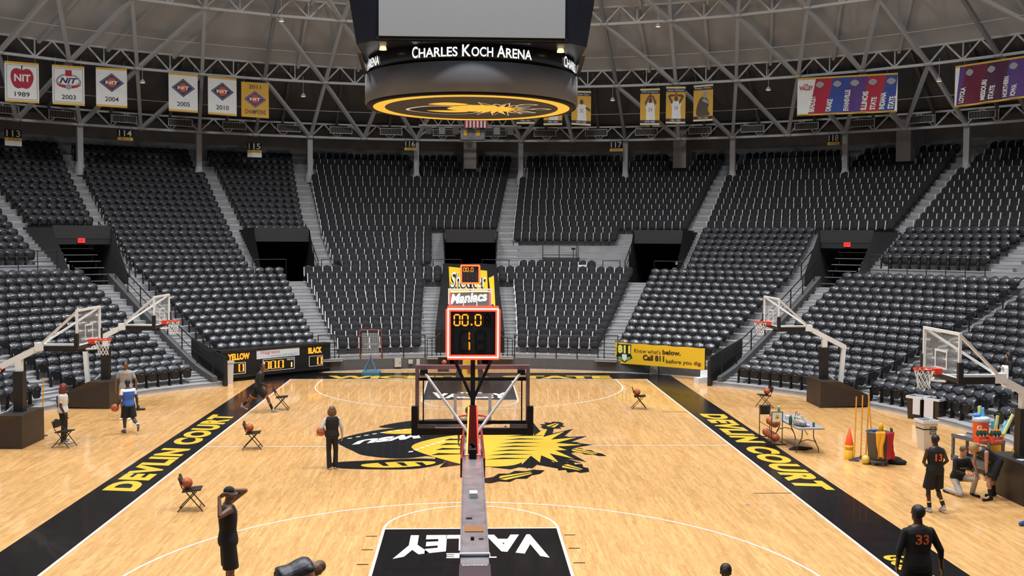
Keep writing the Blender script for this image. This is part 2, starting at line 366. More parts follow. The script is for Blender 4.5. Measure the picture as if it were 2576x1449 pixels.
# guard rails along the cross aisle
def guard(az0, az1, k, label, n=2, h=.85, sides=True, posts=None, mids=1, group='low guard railings'):
    rk = (lambda q: 18.38) if k == -1 else globals()['rk']; T = (lambda q: .52) if k == -1 else globals()['T']
    m = (az0+az1)/2; o = thing('guard_rail', label, 'railing', pol(m, rk(k)-.3, T(k)), 0, group); base = pol(m, rk(k)-.3, T(k))
    nn = max(2, int(abs(az1-az0)/1.5)+1); AZ = [az0+(az1-az0)*i/(nn-1) for i in range(nn)]
    t = MB(); t.path([pol(a, rk(k)-.3, T(k)+h)-base for a in AZ], .022, M_RAIL); t.build('top_rail', o)
    for j in range(mids):
        t = MB(); t.path([pol(a, rk(k)-.3, T(k)+h*(j+1)/(mids+1))-base for a in AZ], .014, M_RAIL); t.build('mid_rail', o)
    for i in range(n):
        a = az0+(az1-az0)*i/(n-1); p = MB(); p.tube(pol(a, rk(k)-.3, T(k))-base, pol(a, rk(k)-.3, T(k)+h)-base, .022, M_RAIL, n=6); p.build('post', o)
    return o
guard(-25.0, -21.2, 12, 'black guard rail before the left middle entry', mids=0)
guard(-17.2, -14.9, 12, 'black guard rail left of the centre seats', mids=0)
guard(-4.3, -1.0, 12, 'black guard rail on the left of the central entry', mids=0)
guard(1.4, 4.6, 12, 'black guard rail on the right of the central entry', mids=0)
guard(15.6, 17.6, 12, 'black guard rail left of the right middle entry', mids=0)
guard(21.6, 24.9, 12, 'black guard rail before the right middle entry', mids=0)
guard(44.9, 56.5, 13, 'black guard rail below the upper right seats', n=7, h=1.0, mids=3)
guard(-56, -44.9, 13, 'black guard rail below the upper left seats', n=7, h=1.0, mids=3)
guard(-19.2, -6.6, -1, 'black guard rail below the padded seats left of the tarp', n=5, h=1.05, mids=2)
guard(6.6, 19.0, -1, 'black guard rail below the padded seats right of the tarp', n=5, h=1.05, mids=2)
guard(19.9, 21.9, -1, 'black guard rail at the stairs beside the yellow banner', h=1.15, mids=1)
guard(-22.2, -19.8, -1, 'black guard rail at the stairs beside the long scoreboard', h=1.15, mids=1)
for s in (-1, 1):   # curved picket rails beside the tarp
    o = thing('picket_rail', 'curved black picket railing on the %s of the black tarp' % ('left' if s < 0 else 'right'), 'railing', pol(5*s, 18.0, .45), 0, 'curved picket railings'); base = pol(5*s, 18.0, .45)
    P = [pol((6.3-.0)*s, 18.0, 1.42), pol(5.6*s, 18.0, 1.42), pol(4.9*s, 18.05, 1.50), pol(4.3*s, 18.1, 1.66), pol(3.95*s, 18.15, 1.95)]
    t = MB(); t.path([p-base for p in P], .025, M_RAIL); t.build('top_rail', o)
    for p in P[:-1]:
        t = MB(); t.tube(p-base, Vector((p.x, p.y, .45))-base, .018, M_RAIL, n=6); t.build('picket', o)
# back wall, soffit, piers, columns
wb = MB(); annulus(wb, 41.9, 41.9, 9.6, 13.6, M_BWALL); annulus(wb, 41.86, 41.86, T(31), T(31)+1.25, mat('pale_lower_block_wall', (.19, .19, .19), .9, noise=.1, nscale=.8))
struct(wb.build('wall_back'))
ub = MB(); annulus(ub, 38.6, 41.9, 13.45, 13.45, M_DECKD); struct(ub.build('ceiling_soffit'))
for az in (0.0, 20.3, 40.4):
    p = MB(); M = polM(az, 39.2, 0); p.box((-.42, 0, 10.75), (.42, 2.7, 13.4), mat('pale_pier_plaster', (.33, .33, .33), .85, noise=.06), M); struct(p.build('wall_pier'))
COL = [15.3+10.286*k for k in range(-7, 6)]
for az in COL:
    c = MB(); M = polM(az, 38.2, 0); c.box((-.16, -.16, 9.8), (.16, .16, 12.5), M_STEELL, M); c.lathe([(.34, 9.6), (.34, 9.9), (.2, 10.4)], M_STEELL, c=M.translation.xy.to_3d(), n=8); struct(c.build('column'))
# ---------------- dome: 70/60/50/40/30-node lattice rings
RINGS = [(38.0, 12.5, 7, 15.3), (34.1, 15.4, 6, 15.15), (29.6, 18.2, 5, 14.75), (24.6, 20.75, 4, 14.75), (19.2, 22.85, 3, 14.75)]
def node(i, sec, m):
    r, h, N, ph = RINGS[i]; return pol(ph+36*sec+36.0*m/N, r, h)
def truss(mb, a, b, dz, m, w=.14, n=3):
    # lower chord a-b, upper chord dz above, zigzag and posts
    u = Vector((0, 0, dz)); mb.bar(a, b, w, w, m); mb.bar(a+u, b+u, w*.8, w*.8, m)
    k = 4; P = [a+(b-a)*i/k for i in range(k+1)]
    for i in range(k):
        lo, hi = (P[i], P[i+1]+u) if i % 2 == 0 else (P[i]+u, P[i+1]); mb.bar(lo, hi, w*.62, w*.62, m)
    mb.bar(P[2], P[2]+u, w*.45, w*.45, m)
for sec in range(-3, 3):
    for i in range(4):
        N = RINGS[i][2]
        for m in range(N):
            a = node(i, sec, m); b = node(i, sec, m+1); t = MB()
            truss(t, a, b, (.85, .95, .95, .95)[i], M_STEEL); struct(t.build('ceiling_ring_truss'))
            # members up to the next ring
            t = MB(); w_ = .19
            if m < RINGS[i+1][2]: t.bar(a, node(i+1, sec, m), w_, w_, M_STEEL)
            t.bar(b, node(i+1, sec, m), w_, w_, M_STEEL)
            struct(t.build('ceiling_brace'))
            t = MB(); t.ell(a, (.27, .27, .13), M_STEEL, n=10, k=6); struct(t.build('ceiling_node'))
for r, h in ((36.1, 13.95), (31.9, 16.75), (27.2, 19.4)):
    t = MB(); t.path([pol(a*3.0, r, h) for a in range(-37, 38)], .022, M_STEEL, n=4); struct(t.build('ceiling_cable'))
def ring_deck(r0, z0, r1, z1, m, name, n=1):
    d = MB()
    for i in range(-32, 32):
        a0, a1 = i*3.6+.9, (i+1)*3.6+.9
        d.poly([pol(a1, r0, z0), pol(a0, r0, z0), pol(a0, r1, z1), pol(a1, r1, z1)], m)
    return struct(d.build(name))
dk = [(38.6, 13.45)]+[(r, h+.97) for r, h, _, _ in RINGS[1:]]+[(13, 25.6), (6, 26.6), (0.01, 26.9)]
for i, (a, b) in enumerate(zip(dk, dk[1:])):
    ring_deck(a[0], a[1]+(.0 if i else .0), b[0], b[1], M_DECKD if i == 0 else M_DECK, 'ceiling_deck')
# dark purlins under the deck
for sec in range(-3, 3):
    for i in range(1, 4):
        N = RINGS[i][2]
        for m in range(N):
            if m >= RINGS[i+1][2]: continue
            a = node(i, sec, m+.55)+Vector((0, 0, .86)); b = node(i+1, sec, m+.5)+Vector((0, 0, .86))
            t = MB(); t.bar(a, b, .16, .30, M_STEEL); struct(t.build('ceiling_purlin'))
for i in range(-12, 13):
    a = i*5.143+17.8; t = MB(); t.bar(pol(a, 38, 13.3), pol(a, 34.2, 16.2), .14, .22, M_DECKD); struct(t.build('ceiling_purlin'))
# air outlets in the outer ring truss
VENT = [-47.4, -42.38, -37.81, -32.56, -27.64, -22.74, -17.65, -12.67, -7.79, -2.6, 2.5, 7.43, 12.51, 17.42, 22.61, 27.58, 32.57, 37.55, 42.58, 47.65]
M_VF = mat('pale_vent_frame', (.55, .56, .58), .5)
v0 = None
for i, az in enumerate(VENT):
    if v0 is None:
        o = thing('air_outlet', 'x', 'air vent', pol(az, 37.6, 12.96), -radians(az), 'framed air outlets under the roof'); v0 = o
        d = MB(); d.box((-.66, .02, -.17), (.66, 1.4, .17), M_DECKD); d.build('duct', o)
        f = MB()
        for lo, hi in (((-.72, -.04, -.22), (.72, .04, -.18)), ((-.72, -.04, .18), (.72, .04, .22)), ((-.72, -.04, -.18), (-.68, .04, .18)), ((.68, -.04, -.18), (.72, .04, .18))): f.box(lo, hi, M_VF)
        f.build('frame', o)
        g = MB()
        for j in range(9): g.box((-.66+j*.15, -.01, -.18), (-.64+j*.15, .02, .18), M_BLKM)
        g.build('grille', o)
    else: o = dup(v0, pol(az, 37.6, 12.96), -radians(az))
    nth = ['first', 'second', 'third', 'fourth', 'fifth', 'sixth', 'seventh', 'eighth', 'ninth', 'tenth']
    o['label'] = 'white-framed rectangular air outlet, %s from the middle on the %s' % ((nth[9-i], 'left') if i < 10 else (nth[i-10], 'right'))
# ================================================================ seats
# local frame: origin on the tread under the backrest, -Y towards the court, Z up
def pillow(nx, nz, wx, z0, z1, y0, lean, bulge, exp, thick, topw=1.0, botw=1.0, hood=0.0):
    vs = []; fs = []
    for side in (0, 1):
        for j in range(nz+1):
            v = j/nz*2-1
            for i in range(nx+1):
                u = i/nx*2-1
                # squircle outline
                s = (1-abs(v)**exp)**(1/exp) if abs(v) < 1 else 0.0
                s = max(s, .45 if v > 0 else .62)
                wd = wx/2*s*(topw if v > 0 else botw); x = u*wd; z = z0+(z1-z0)*(v+1)/2
                e = (1-u*u)*(1-v*v)
                y = y0+lean*(v+1)/2-(bulge*(max(0, (1-u**4)*(1-v**4))) if side == 0 else -thick*max(.15, 1-abs(v)**6))
                y += hood*max(0, v)**2; z -= (.035 if v > .5 else 0)*abs(u)**3*(v-.5)*2+hood*.35*max(0, v)**3
                vs.append((x, y, z))
        k = (nx+1)*(nz+1)
    for side in (0, 1):
        b = side*k
        for j in range(nz):
            for i in range(nx):
                f = (b+j*(nx+1)+i, b+j*(nx+1)+i+1, b+(j+1)*(nx+1)+i+1, b+(j+1)*(nx+1)+i); fs.append(f if side == 0 else f[::-1])
    rim = [i for i in range(nx+1)]+[j*(nx+1)+nx for j in range(1, nz+1)]+[nz*(nx+1)+i for i in range(nx-1, -1, -1)]+[j*(nx+1) for j in range(nz-1, 0, -1)]
    for a, b in zip(rim, rim[1:]+rim[:1]): fs.append((a, k+a, k+b, b))
    return vs, fs
def seat_parts(style, lod):
    P = []
    nx, nz = ((8, 8) if lod else (4, 4))
    if style == 'pl':
        b = MB(); v, f = pillow(nx, nz, .465, .40, .83, -.06, .07, .02, 5.0, .035, hood=.135); b.add(v, f, M_PLAST, True); P.append(('backrest', b))
        b = MB(); v, f = pillow(nx, nz, .425, .24, .68, -.16, .03, .018, 4.6, .03, botw=.80); b.add(v, f, M_PLASD, True)
        if lod: b.box((-.06, -.185, .55), (.06, -.17, .565), M_GRYM)
        P.append(('seat', b))
        b = MB(); b.box((-.262, -.16, .0), (-.225, -.02, .44), M_PLASD); b.box((-.275, -.19, 0), (-.21, .0, .03), M_PLASD); b.box((-.258, -.2, .44), (-.229, .0, .50), M_PLASD); P.append(('standard', b))
    else:
        b = MB(); v, f = pillow(nx, nz, .465, .36, .86, -.03, .07, .055, 4.5, .05, topw=.99); b.add(v, f, M_PAD, True); P.append(('backrest', b))
        b = MB(); v, f = pillow(nx, nz, .42, .28, .62, -.15, .03, .05, 4, .04); b.add(v, f, M_PAD, True); P.append(('seat', b))
        b = MB(); b.add(*armshape(), M_ARM); P.append(('armrest', b))
        if lod: b = MB(); b.box((-.262, -.12, 0), (-.232, -.03, .36), M_PLASD); b.box((-.27, -.2, 0), (-.22, .0, .03), M_ARM); P.append(('standard', b))
        else: b = MB(); b.box((-.26, -.1, 0), (-.23, -.04, .36), M_PLASD); P.append(('standard', b))
    return P
def armshape():
    # tapered end panel that reads as the pale upright between two cushions
    x0, x1 = -.262, -.232; pr = [(-.22, .28), (-.05, .30), (-.03, .72), (-.07, .775), (-.13, .76), (-.16, .62)]
    vs = [(x0, y, z) for y, z in pr]+[(x1, y, z) for y, z in pr]; n = len(pr)
    return vs, [tuple(range(n)), tuple(range(2*n-1, n-1, -1))]+[(i, n+i, n+(i+1) % n, (i+1) % n) for i in range(n)]
# sections: (phrase, style, k0, k1, azL0, azL1, azR0, azR1) azimuth limits at first and last row
SECS = [
 ('left of the black tarp', 'pad', 0, 9, -19.1, -19.1, -7.0, -5.5), ('left of the black tarp', 'pad', 10, 10, -19.3, -19.3, -3.3, -3.3),
 ('across the middle', 'pad', 11, 11, -19.4, -19.4, 19.3, 19.3), ('left of the black tarp', 'pad', 12, 12, -14.8, -14.8, -5.6, -5.6),
 ('left of the central entry', 'pad', 13, 18, -15.6, -15.9, -4.4, -4.1), ('above the central entry', 'pad', 19, 31, -15.8, -15.4, 3.0, 4.0),
 ('right of the black tarp', 'pad', 0, 9, 6.9, 5.4, 19.0, 19.2), ('right of the black tarp', 'pad', 10, 10, 3.4, 3.4, 19.2, 19.2),
 ('right of the black tarp', 'pad', 12, 12, 5.8, 5.8, 14.7, 14.7), ('above the camera platform', 'pad', 17, 18, 4.8, 4.8, 16.2, 16.2),
 ('above the camera platform', 'pad', 19, 31, 4.8, 5.0, 23.3, 24.2),
 ('behind the yellow banner', 'pl', 0, 11, 21.6, 21.4, 35.6, 37.3), ('right of the middle entry', 'pl', 12, 18, 25.2, 25.0, 37.2, 36.4),
 ('upper right', 'pad', 19, 31, 25.2, 25.0, 43.8, 44.4), ('behind the far right hoop', 'pl', -3, 11, 42.6, 43.0, 61.0, 61.4),
 ('above the right railing', 'pl', 14, 18, 45.3, 45.3, 55.8, 56.4), ('far upper right', 'pad', 19, 31, 45.6, 45.6, 60, 60),
 ('behind the near right hoop', 'pl', -3, 9, 63.9, 63.2, 80.8, 81), ('at the right edge', 'pl', -3, 2, 85.2, 83.5, 91, 91),
 ('behind the long scoreboard', 'pl', 0, 11, -36.0, -37.2, -22.0, -21.6), ('left', 'pl', 12, 31, -37.4, -35.6, -25.3, -25.4),
 ('above the left middle entry', 'pl', 18, 31, -23.6, -24.2, -17.6, -16.8), ('behind the left hoops', 'pl', -3, 11, -60.5, -60.5, -43.0, -43.2),
 ('above the left exit sign', 'pl', 19, 31, -43.8, -44.0, -38.1, -36.9), ('far left', 'pl', 14, 31, -58, -58, -46.1, -44.8),
 ('at the left edge', 'pl', -3, 4, -80, -80, -66.0, -62.9)]
ORD = ['zeroth', 'first', 'second', 'third', 'fourth', 'fifth', 'sixth', 'seventh', 'eighth', 'ninth', 'tenth', 'eleventh', 'twelfth', 'thirteenth', 'fourteenth', 'fifteenth', 'sixteenth', 'seventeenth', 'eighteenth', 'nineteenth', 'twentieth',
       '21st', '22nd', '23rd', '24th', '25th', '26th', '27th', '28th', '29th', '30th', '31st', '32nd', '33rd', '34th', '35th', '36th', '37th', '38th', '39th', '40th', '41st', '42nd']
def view(p):
    d = p-CAM; z = d.dot(fw)
    if z < 1: return None
    return 1288+FPX*d.dot(rt)/z, 724.5-FPX*d.dot(up)/z, z
PIERS = [0.0, 20.3, 40.4]
allseats = {'pl': [], 'pad': []}
for ph, st, k0, k1, l0, l1, r0_, r1_ in SECS:
    firstvis = k0
    for k in range(k0, k1+1):
        t = (k-k0)/max(1, k1-k0); L = l0+(l1-l0)*t; R_ = r0_+(r1_-r0_)*t; r = rk(k)
        if k >= 30: L -= .2
        pitch = .497 if k < 12 else .465
        n = max(1, round(radians(R_-L)*r/pitch)); stp = (R_-L)/n
        for i in range(n):
            az = L+stp*(i+.5)
            if k >= 29 and any(abs(az-p) < 1.0 for p in PIERS): continue
            if 28 <= k and any(abs(az-c) < .45 for c in COL): continue
            p = pol(az, r, T(k)); v = view(p+Vector((0, 0, .6)))
            if v is None or not (-60 < v[0] < 2640 and -40 < v[1] < 1500): continue
            inside = 8 < v[0] < 2568 and 8 < v[1] < 1440
            allseats[st].append((v[2], p, -radians(az), ph, k-k0+1, i+1, n, inside, radians(stp)*r))
ROWW = {1: 'front', 2: 'second'}
for st in ('pl', 'pad'):
    S = allseats[st]
    near = sorted([s for s in S if s[7]], key=lambda s: s[0])[:300]; ids = set(id(s) for s in near)
    root = None; nmk = 'plastic_stadium_seat' if st == 'pl' else 'padded_stadium_seat'
    ends = {}
    for s in near:
        z, p, rz, ph, row, num, n, ins, wd = s
        lo = '%s row, seat %s from the left'
        lab = ('black plastic seat' if st == 'pl' else 'padded seat')+', %s from left, %s row, %s' % (ORD[min(num, 42)], ('front' if row == 1 else ORD[row]), ph)
        if ph == 'across the middle': lab = 'padded seat, %s from left in the full row above the tarp' % ORD[min(num, 42)]
        gr = 'tip-up black plastic seats nearest the court' if st == 'pl' else 'charcoal padded seats nearest the court'
        if root is None:
            root = thing(nmk, lab, 'stadium seat', p, rz, gr)
            for nm, b in seat_parts(st, True): b.build(nm, root)
            o = root
        else: o = dup(root, p, rz, lab, gr)
    # the rest of this kind as one object
    P = seat_parts(st, False); V = []; F = []; MI = []; mats = []
    pv = []; pf = []; pm = []
    for nm, b in P:
        base = len(pv); pv += b.v
        for f, mi_ in zip(b.f, b.m):
            pf.append([i+base for i in f]); m = b.mats[mi_]
            if m not in mats: mats.append(m)
            pm.append(mats.index(m))
    for s in S:
        if id(s) in ids: continue
        M = Matrix.Translation(s[1]) @ Matrix.Rotation(s[2], 4, 'Z'); base = len(V)
        c_, s_ = cos(s[2]), sin(s[2]); px, py, pz = s[1]
        for x, y, z in pv: V.append((px+x*c_-y*s_, py+x*s_+y*c_, pz+z))
        for f in pf: F.append([i+base for i in f])
        MI += pm
    me = bpy.data.meshes.new(nmk+'s'); me.from_pydata(V, [], F)
    for m in mats: me.materials.append(m)
    me.polygons.foreach_set('material_index', MI); me.polygons.foreach_set('use_smooth', [True]*len(F)); me.update()
    o = bpy.data.objects.new('plastic_seat_rows' if st == 'pl' else 'padded_seat_rows', me); C.objects.link(o)
    tag(o, 'glossy black plastic seats filling the upper rows and far rows' if st == 'pl' else 'charcoal padded seats with pale arms filling the upper centre and right rows', 'stadium seats', None, 'stuff')
# ================================================================ court paint (all children of the floor)
def pt(x, y, z=.002): return Vector((x, y, z))
def strip(mb, x0, y0, x1, y1, m, z=.002): mb.poly([pt(x0, y0, z), pt(x1, y0, z), pt(x1, y1, z), pt(x0, y1, z)], m)
def arc(mb, cx, cy, r, a0, a1, w_, m, z=.004, n=48):
    A = [radians(a0+(a1-a0)*i/n) for i in range(n+1)]
    for a, b in zip(A, A[1:]): mb.poly([pt(cx+(r-w_)*cos(a), cy+(r-w_)*sin(a), z), pt(cx+r*cos(a), cy+r*sin(a), z), pt(cx+r*cos(b), cy+r*sin(b), z), pt(cx+(r-w_)*cos(b), cy+(r-w_)*sin(b), z)], m)
b = MB(); strip(b, -8.95, -16.4, -7.64, 16.45, M_PBLK); strip(b, 7.64, -16.4, 8.95, 16.45, M_PBLK); strip(b, -7.64, 14.35, 7.64, 16.45, M_PBLK); strip(b, -7.64, -16.4, 7.64, -14.35, M_PBLK)
b.build('court_border_band', floor)
b = MB(); LW = .055
for sx in (-1, 1): b.poly([pt(sx*7.645-.03, -14.33, .003), pt(sx*7.645+.03, -14.33, .003), pt(sx*7.645+.03, 14.36, .003), pt(sx*7.645-.03, 14.36, .003)], M_PWHT)
for sy in (-1, 1): strip(b, -7.62, sy*14.345-.03, 7.62, sy*14.345+.03, M_PWHT, .0035)
strip(b, -7.62, -LW/2, 7.62, LW/2, M_PWHT, .003)
for s in (-1, 1):
    for x in (-6.325, 6.27): strip(b, x, min(s*14.33, s*12.7), x+.055, max(s*14.33, s*12.7), M_PWHT, .004)
    arc(b, 0, s*12.73, 6.325, 180 if s > 0 else 0, 360 if s > 0 else 180, .055, M_PWHT, n=80)
    arc(b, 0, s*8.54, 1.83, 180 if s > 0 else 0, 360 if s > 0 else 180, .055, M_PWHT)
    for x in (-1.83, 1.775): strip(b, x, min(s*14.33, s*8.54), x+.055, max(s*14.33, s*8.54), M_PWHT, .0045)
    strip(b, -1.83, s*8.54-.0275, 1.83, s*8.54+.0275, M_PWHT, .005)
b.build('court_line', floor)
b = MB()
for s in (-1, 1):
    strip(b, -1.77, min(s*14.32, s*8.57), 1.77, max(s*14.32, s*8.57), M_PBLK, .003)
    for x in (-1, 1):
        for y in (9.05, 9.95, 10.85, 11.7): strip(b, x*2.0-.11, s*y-.02, x*2.0+.11, s*y+.02, M_PBLK, .003)
    for x in (-1,): pass
b.build('painted_key', floor)
b = MB()
for x0, x1, y in ((6.71, 7.64, -5.71), (6.71, 7.64, 5.87)): strip(b, x0, y-.02, x1, y+.02, M_PBLK, .003)
b.build('coaching_box_line', floor)
# lettering on the floor
def floortext(nm, txt, o, X, Y, m, bold=.03, shear=0., fn=None, space=1.0, z=.006):
    b = MB(); f = fn or (lambda u, v: Vector((o[0]+X[0]*u+Y[0]*v, o[1]+X[1]*u+Y[1]*v, z))); text(b, txt, m, f, bold, shear, space); return b.build(nm, floor)
floortext('floor_lettering', 'DEVLIN COURT', (-7.93, -5.25), (0, 10.7), (-.82, 0), M_PYEL, .055, .12, space=1.12)
floortext('floor_lettering', 'DEVLIN COURT', (7.93, 5.45), (0, -10.9), (.86, 0), M_PYEL, .055, .12, space=1.12)
floortext('floor_lettering', 'GOSHOCKERS.COM', (7.80, -10.55), (0, -4.2), (.5, 0), M_PYEL, .05, .12)
floortext('floor_lettering', 'WICHITA STATE', (-6.2, 14.5), (12.4, 0), (0, .95), M_PYEL, .06, 0)
def valley(s):
    # arched word: letters taller towards both ends; s=+1 far end (read from the camera), -1 near end
    def fn(u, v, s=s):
        x = (u-.5)*2.95; e = (2*u-1)**2; y0 = 9.0+0*e; hgt = 1.05+.5*e
        return Vector((s*x*(1+.0*v), s*(y0+hgt*v), .006))
    b = MB(); text(b, 'VALLEY', M_PWHT, fn, .05); b.build('key_lettering', floor)
    b = MB(); text(b, 'THE', M_PWHT, lambda u, v: Vector((s*(u-.5)*.95, s*(10.22+.3*v), .006)), .05); b.build('key_lettering', floor)
valley(1); valley(-1)
# ---- centre-court emblem: plain stand-in, a bound wheat sheaf in black and yellow
def smooth_closed(P, n=6):
    out = []; N = len(P)
    for i in range(N):
        p0, p1, p2, p3 = (Vector(P[(i+j-1) % N]) for j in range(4))
        for k in range(n):
            t = k/n; out.append(tuple(.5*((2*p1)+(-p0+p2)*t+(2*p0-5*p1+4*p2-p3)*t*t+(-p0+3*p1-3*p2+p3)*t**3)))
    return out
def fpoly(mb, P, m, z): mb.poly([pt(x, y, z) for x, y in P], m)
eb = MB(); ey = MB(); ew = MB()
fpoly(eb, smooth_closed([(-3.95, .7), (-3.6, 1.7), (-2.6, 2.75), (-1.2, 3.0), (.2, 2.6), (.6, 1.2), (.2, -.9), (-.9, -1.2), (-1.9, -1.7), (-2.9, -1.3), (-3.3, -.7)]), M_PBLK, .004)
fpoly(eb, smooth_closed([(-3.7, -2.2), (-2.6, -1.9), (-1.2, -1.7), (-.7, -2.2), (-1.4, -2.95), (-2.6, -3.0), (-3.5, -2.8)]), M_PBLK, .0042)
fpoly(eb, smooth_closed([(-2.9, 3.0), (-1.9, 4.2), (-.4, 4.5), (1.0, 4.1), (.4, 3.3), (-1.0, 2.9)]), M_PBLK, .0044)
fpoly(ey, smooth_closed([(-2.7, 2.2), (-1.9, 2.75), (-.7, 2.7), (-.4, 2.3), (-1.5, 1.9), (-2.5, 1.9)]), M_PYEL, .006)
fpoly(ey, smooth_closed([(-2.85, -2.4), (-1.9, -2.1), (-1.0, -2.1), (-1.1, -2.5), (-1.9, -2.8), (-2.7, -2.75)]), M_PYEL, .006)
for i in range(3): fpoly(eb, [(-2.5+.5*i, -2.2), (-2.3+.5*i, -2.2), (-2.15+.5*i, -2.62), (-2.3+.5*i, -2.62)], M_PBLK, .008)
# sheaf body and burst
def burst(cx, cy, rx, ry, n, inner, a0=0, a1=360, rnd=.25):
    out = []; rg = random.Random(5)
    for i in range(n*2):
        a = radians(a0+(a1-a0)*i/(n*2)); q = (1+rg.uniform(-rnd, rnd)) if i % 2 == 0 else inner; out.append((cx+rx*q*cos(a), cy+ry*q*sin(a)))
    return out
fpoly(eb, burst(.75, -.45, 2.35, 3.1, 22, .80), M_PBLK, .0046); fpoly(eb, burst(1.9, .1, 1.6, 3.3, 17, .68), M_PBLK, .0048)
fpoly(ey, smooth_closed([(-1.7, -.2), (-1.0, 1.2), (.3, 1.9), (1.5, 1.7), (1.7, -.2), (1.3, -2.4), (.2, -2.7), (-.7, -1.9)]), M_PYEL, .007)
fpoly(ey, burst(1.75, .1, 1.42, 2.75, 17, .55), M_PYEL, .0075)
for i in range(7):
    y = -1.9+i*.55; x = .35+.12*i; fpoly(eb, [(x, y), (x+1.3, y+.13), (x+.55, y+.26)], M_PBLK, .0085)
for i in range(4): y = -1.3+i*.7; fpoly(eb, [(-1.1+.1*i, y), (.1+.1*i, y+.16), (-.9+.1*i, y+.3)], M_PBLK, .0086)
for (x, y, L, a, ww) in ((2.2, -2.3, 1.1, -38, .42), (2.35, 2.6, 1.0, 52, .42), (2.55, -.1, 1.5, -35, .22), (.2, -4.5, 1.9, 25, .32)):
    ca, sa = cos(radians(a)), sin(radians(a)); pts_ = []; py_ = []
    for i in range(9):
        t = i/8; q = ww*(sin(pi*min(1, t*1.02))**.6)*(1.0 if i % 2 else .6); pts_.append((t*L, q))
    out = pts_+[(p[0]*1.0, -p[1]) for p in reversed(pts_)]
    R2 = lambda P, sc_=1.0: [(x+(p[0]*ca-p[1]*sc_*sa*1.0)*1.0, y+(p[0]*sa+p[1]*sc_*ca)*1.6) for p in P]
    fpoly(eb, R2(out), M_PBLK, .0088)
    fpoly(ey, R2([(L*.3, .02), (L*.8, .02), (L*.8, .06), (L*.35, .14)]), M_PYEL, .0095); fpoly(ey, R2([(L*.3, -.04), (L*.8, -.03), (L*.75, -.09), (L*.35, -.16)]), M_PYEL, .0096)
for i in range(11):
    t = i/10; x = -3.7+.15*t+2.1*t; y = 1.1+1.55*sin(t*pi/2); ew.poly([pt(x, y, .0072), pt(x+.12, y+.03, .0072), pt(x+.16, y+.16, .0072), pt(x+.04, y+.12, .0072)], M_PWHT)
for i in range(14):
    t = i/13; x = -1.75+1.9*t; y = -.9+2.3*sin(t*pi/2); ew.poly([pt(x, y, .0082), pt(x+.12, y+.05, .0082), pt(x+.14, y+.2, .0082), pt(x+.02, y+.15, .0082)], M_PWHT)
text(ew, 'WSU', M_PWHT, lambda u, v: Vector((-1.35-1.95*u-.15*v, 2.15-1.25*u-.95*v*(1-.25*u), .0078)), .075)
eb.build('centre_emblem_black', floor); ey.build('centre_emblem_yellow', floor); ew.build('centre_emblem_white', floor)
# ================================================================ hanging scoreboard
M_DRUM = mat('grey_drum_cloth', (.17, .18, .20), .8, noise=.12, nscale=1.2)
M_NAVY = mat('dark_navy_panel', (.012, .014, .026), .35)
M_SCR = mat('unlit_video_screen', (.29, .305, .31), .6)
cs = thing('centre_scoreboard', 'big round hanging scoreboard with blank video screens, lit name band and yellow ring', 'scoreboard', (0, 0, 9.77))
b = MB(); b.lathe([(2.86, 0), (3.02, .04), (3.02, .80), (2.85, .82)], M_DRUM, n=64); b.build('drum', cs)
b = MB(); b.lathe([(2.98, -.01), (2.98, -.035), (2.8, -.035)], M_BLKM, n=64); b.lathe([(2.49, -.03), (0.01, -.03)], mat('dark_print', (.02, .019, .02), .6), n=64, smooth=False); b.build('underside', cs)
b = MB()
for i in range(64):
    a, c = 2*pi*i/64, 2*pi*(i+1)/64; b.poly([(2.8*cos(c), 2.8*sin(c), -.04), (2.8*cos(a), 2.8*sin(a), -.04), (2.47*cos(a), 2.47*sin(a), -.04), (2.47*cos(c), 2.47*sin(c), -.04)], G_YEL)
b.build('lit_yellow_ring', cs)
b = MB()
def upoly(P, m, z): b.poly([(x, y, z) for x, y in reversed(P)], m)
def scaled(P, k, dx=0, dy=0): return [(p[0]*k+dx, p[1]*k+dy) for p in P]
lobe = smooth_closed([(-1.9, .3), (-1.4, 1.0), (-.6, 1.35), (.1, 1.0), (.3, .3), (-.2, -.4), (-1.2, -.5)])
upoly(lobe, G_CRM, -.034); upoly(scaled(lobe, .93, -.05, .03), M_BLKM, -.037)
upoly(smooth_closed([(-1.3, .5), (-.7, .85), (-.1, .7), (-.5, .4)]), G_YEL, -.04)
upoly(burst(.75, 0, 1.0, 1.35, 15, .62), G_CRM, -.035); upoly(burst(.75, 0, .92, 1.25, 15, .6), M_BLKM, -.038); upoly(burst(.7, 0, .82, 1.05, 15, .5), G_YEL, -.041)
upoly(smooth_closed([(-.7, 0), (0, .6), (.7, .3), (.6, -.7), (-.2, -.75)]), G_YEL, -.042)
upoly(smooth_closed([(-1.2, -.9), (-.5, -.7), (-.1, -1.0), (-.7, -1.3)]), G_YEL, -.041)
for x, y, r in ((1.6, .75, .25), (1.95, -.05, .28), (1.55, -.95, .25)):
    e = smooth_closed([(x-r, y), (x, y+r*.55), (x+r*1.2, y), (x, y-r*.55)]); upoly(e, G_CRM, -.036); upoly(scaled(e, .7, x*.3, y*.3), M_BLKM, -.039)
b.build('underside_print', cs)
b = MB(); b.lathe([(2.8, .82), (2.93, .84), (2.93, 1.30), (2.75, 1.33)], mat('black_led_band', (.004, .004, .005), .3), n=64); lb_ = b.build('led_band', cs)
b = MB(); R0 = 2.95
def bandfn(c0, c1, z0, z1, base):
    def fn(u, v):
        a = radians(base+c0+(c1-c0)*u); return Vector((R0*sin(a), -R0*cos(a), z0+(z1-z0)*v))
    return fn
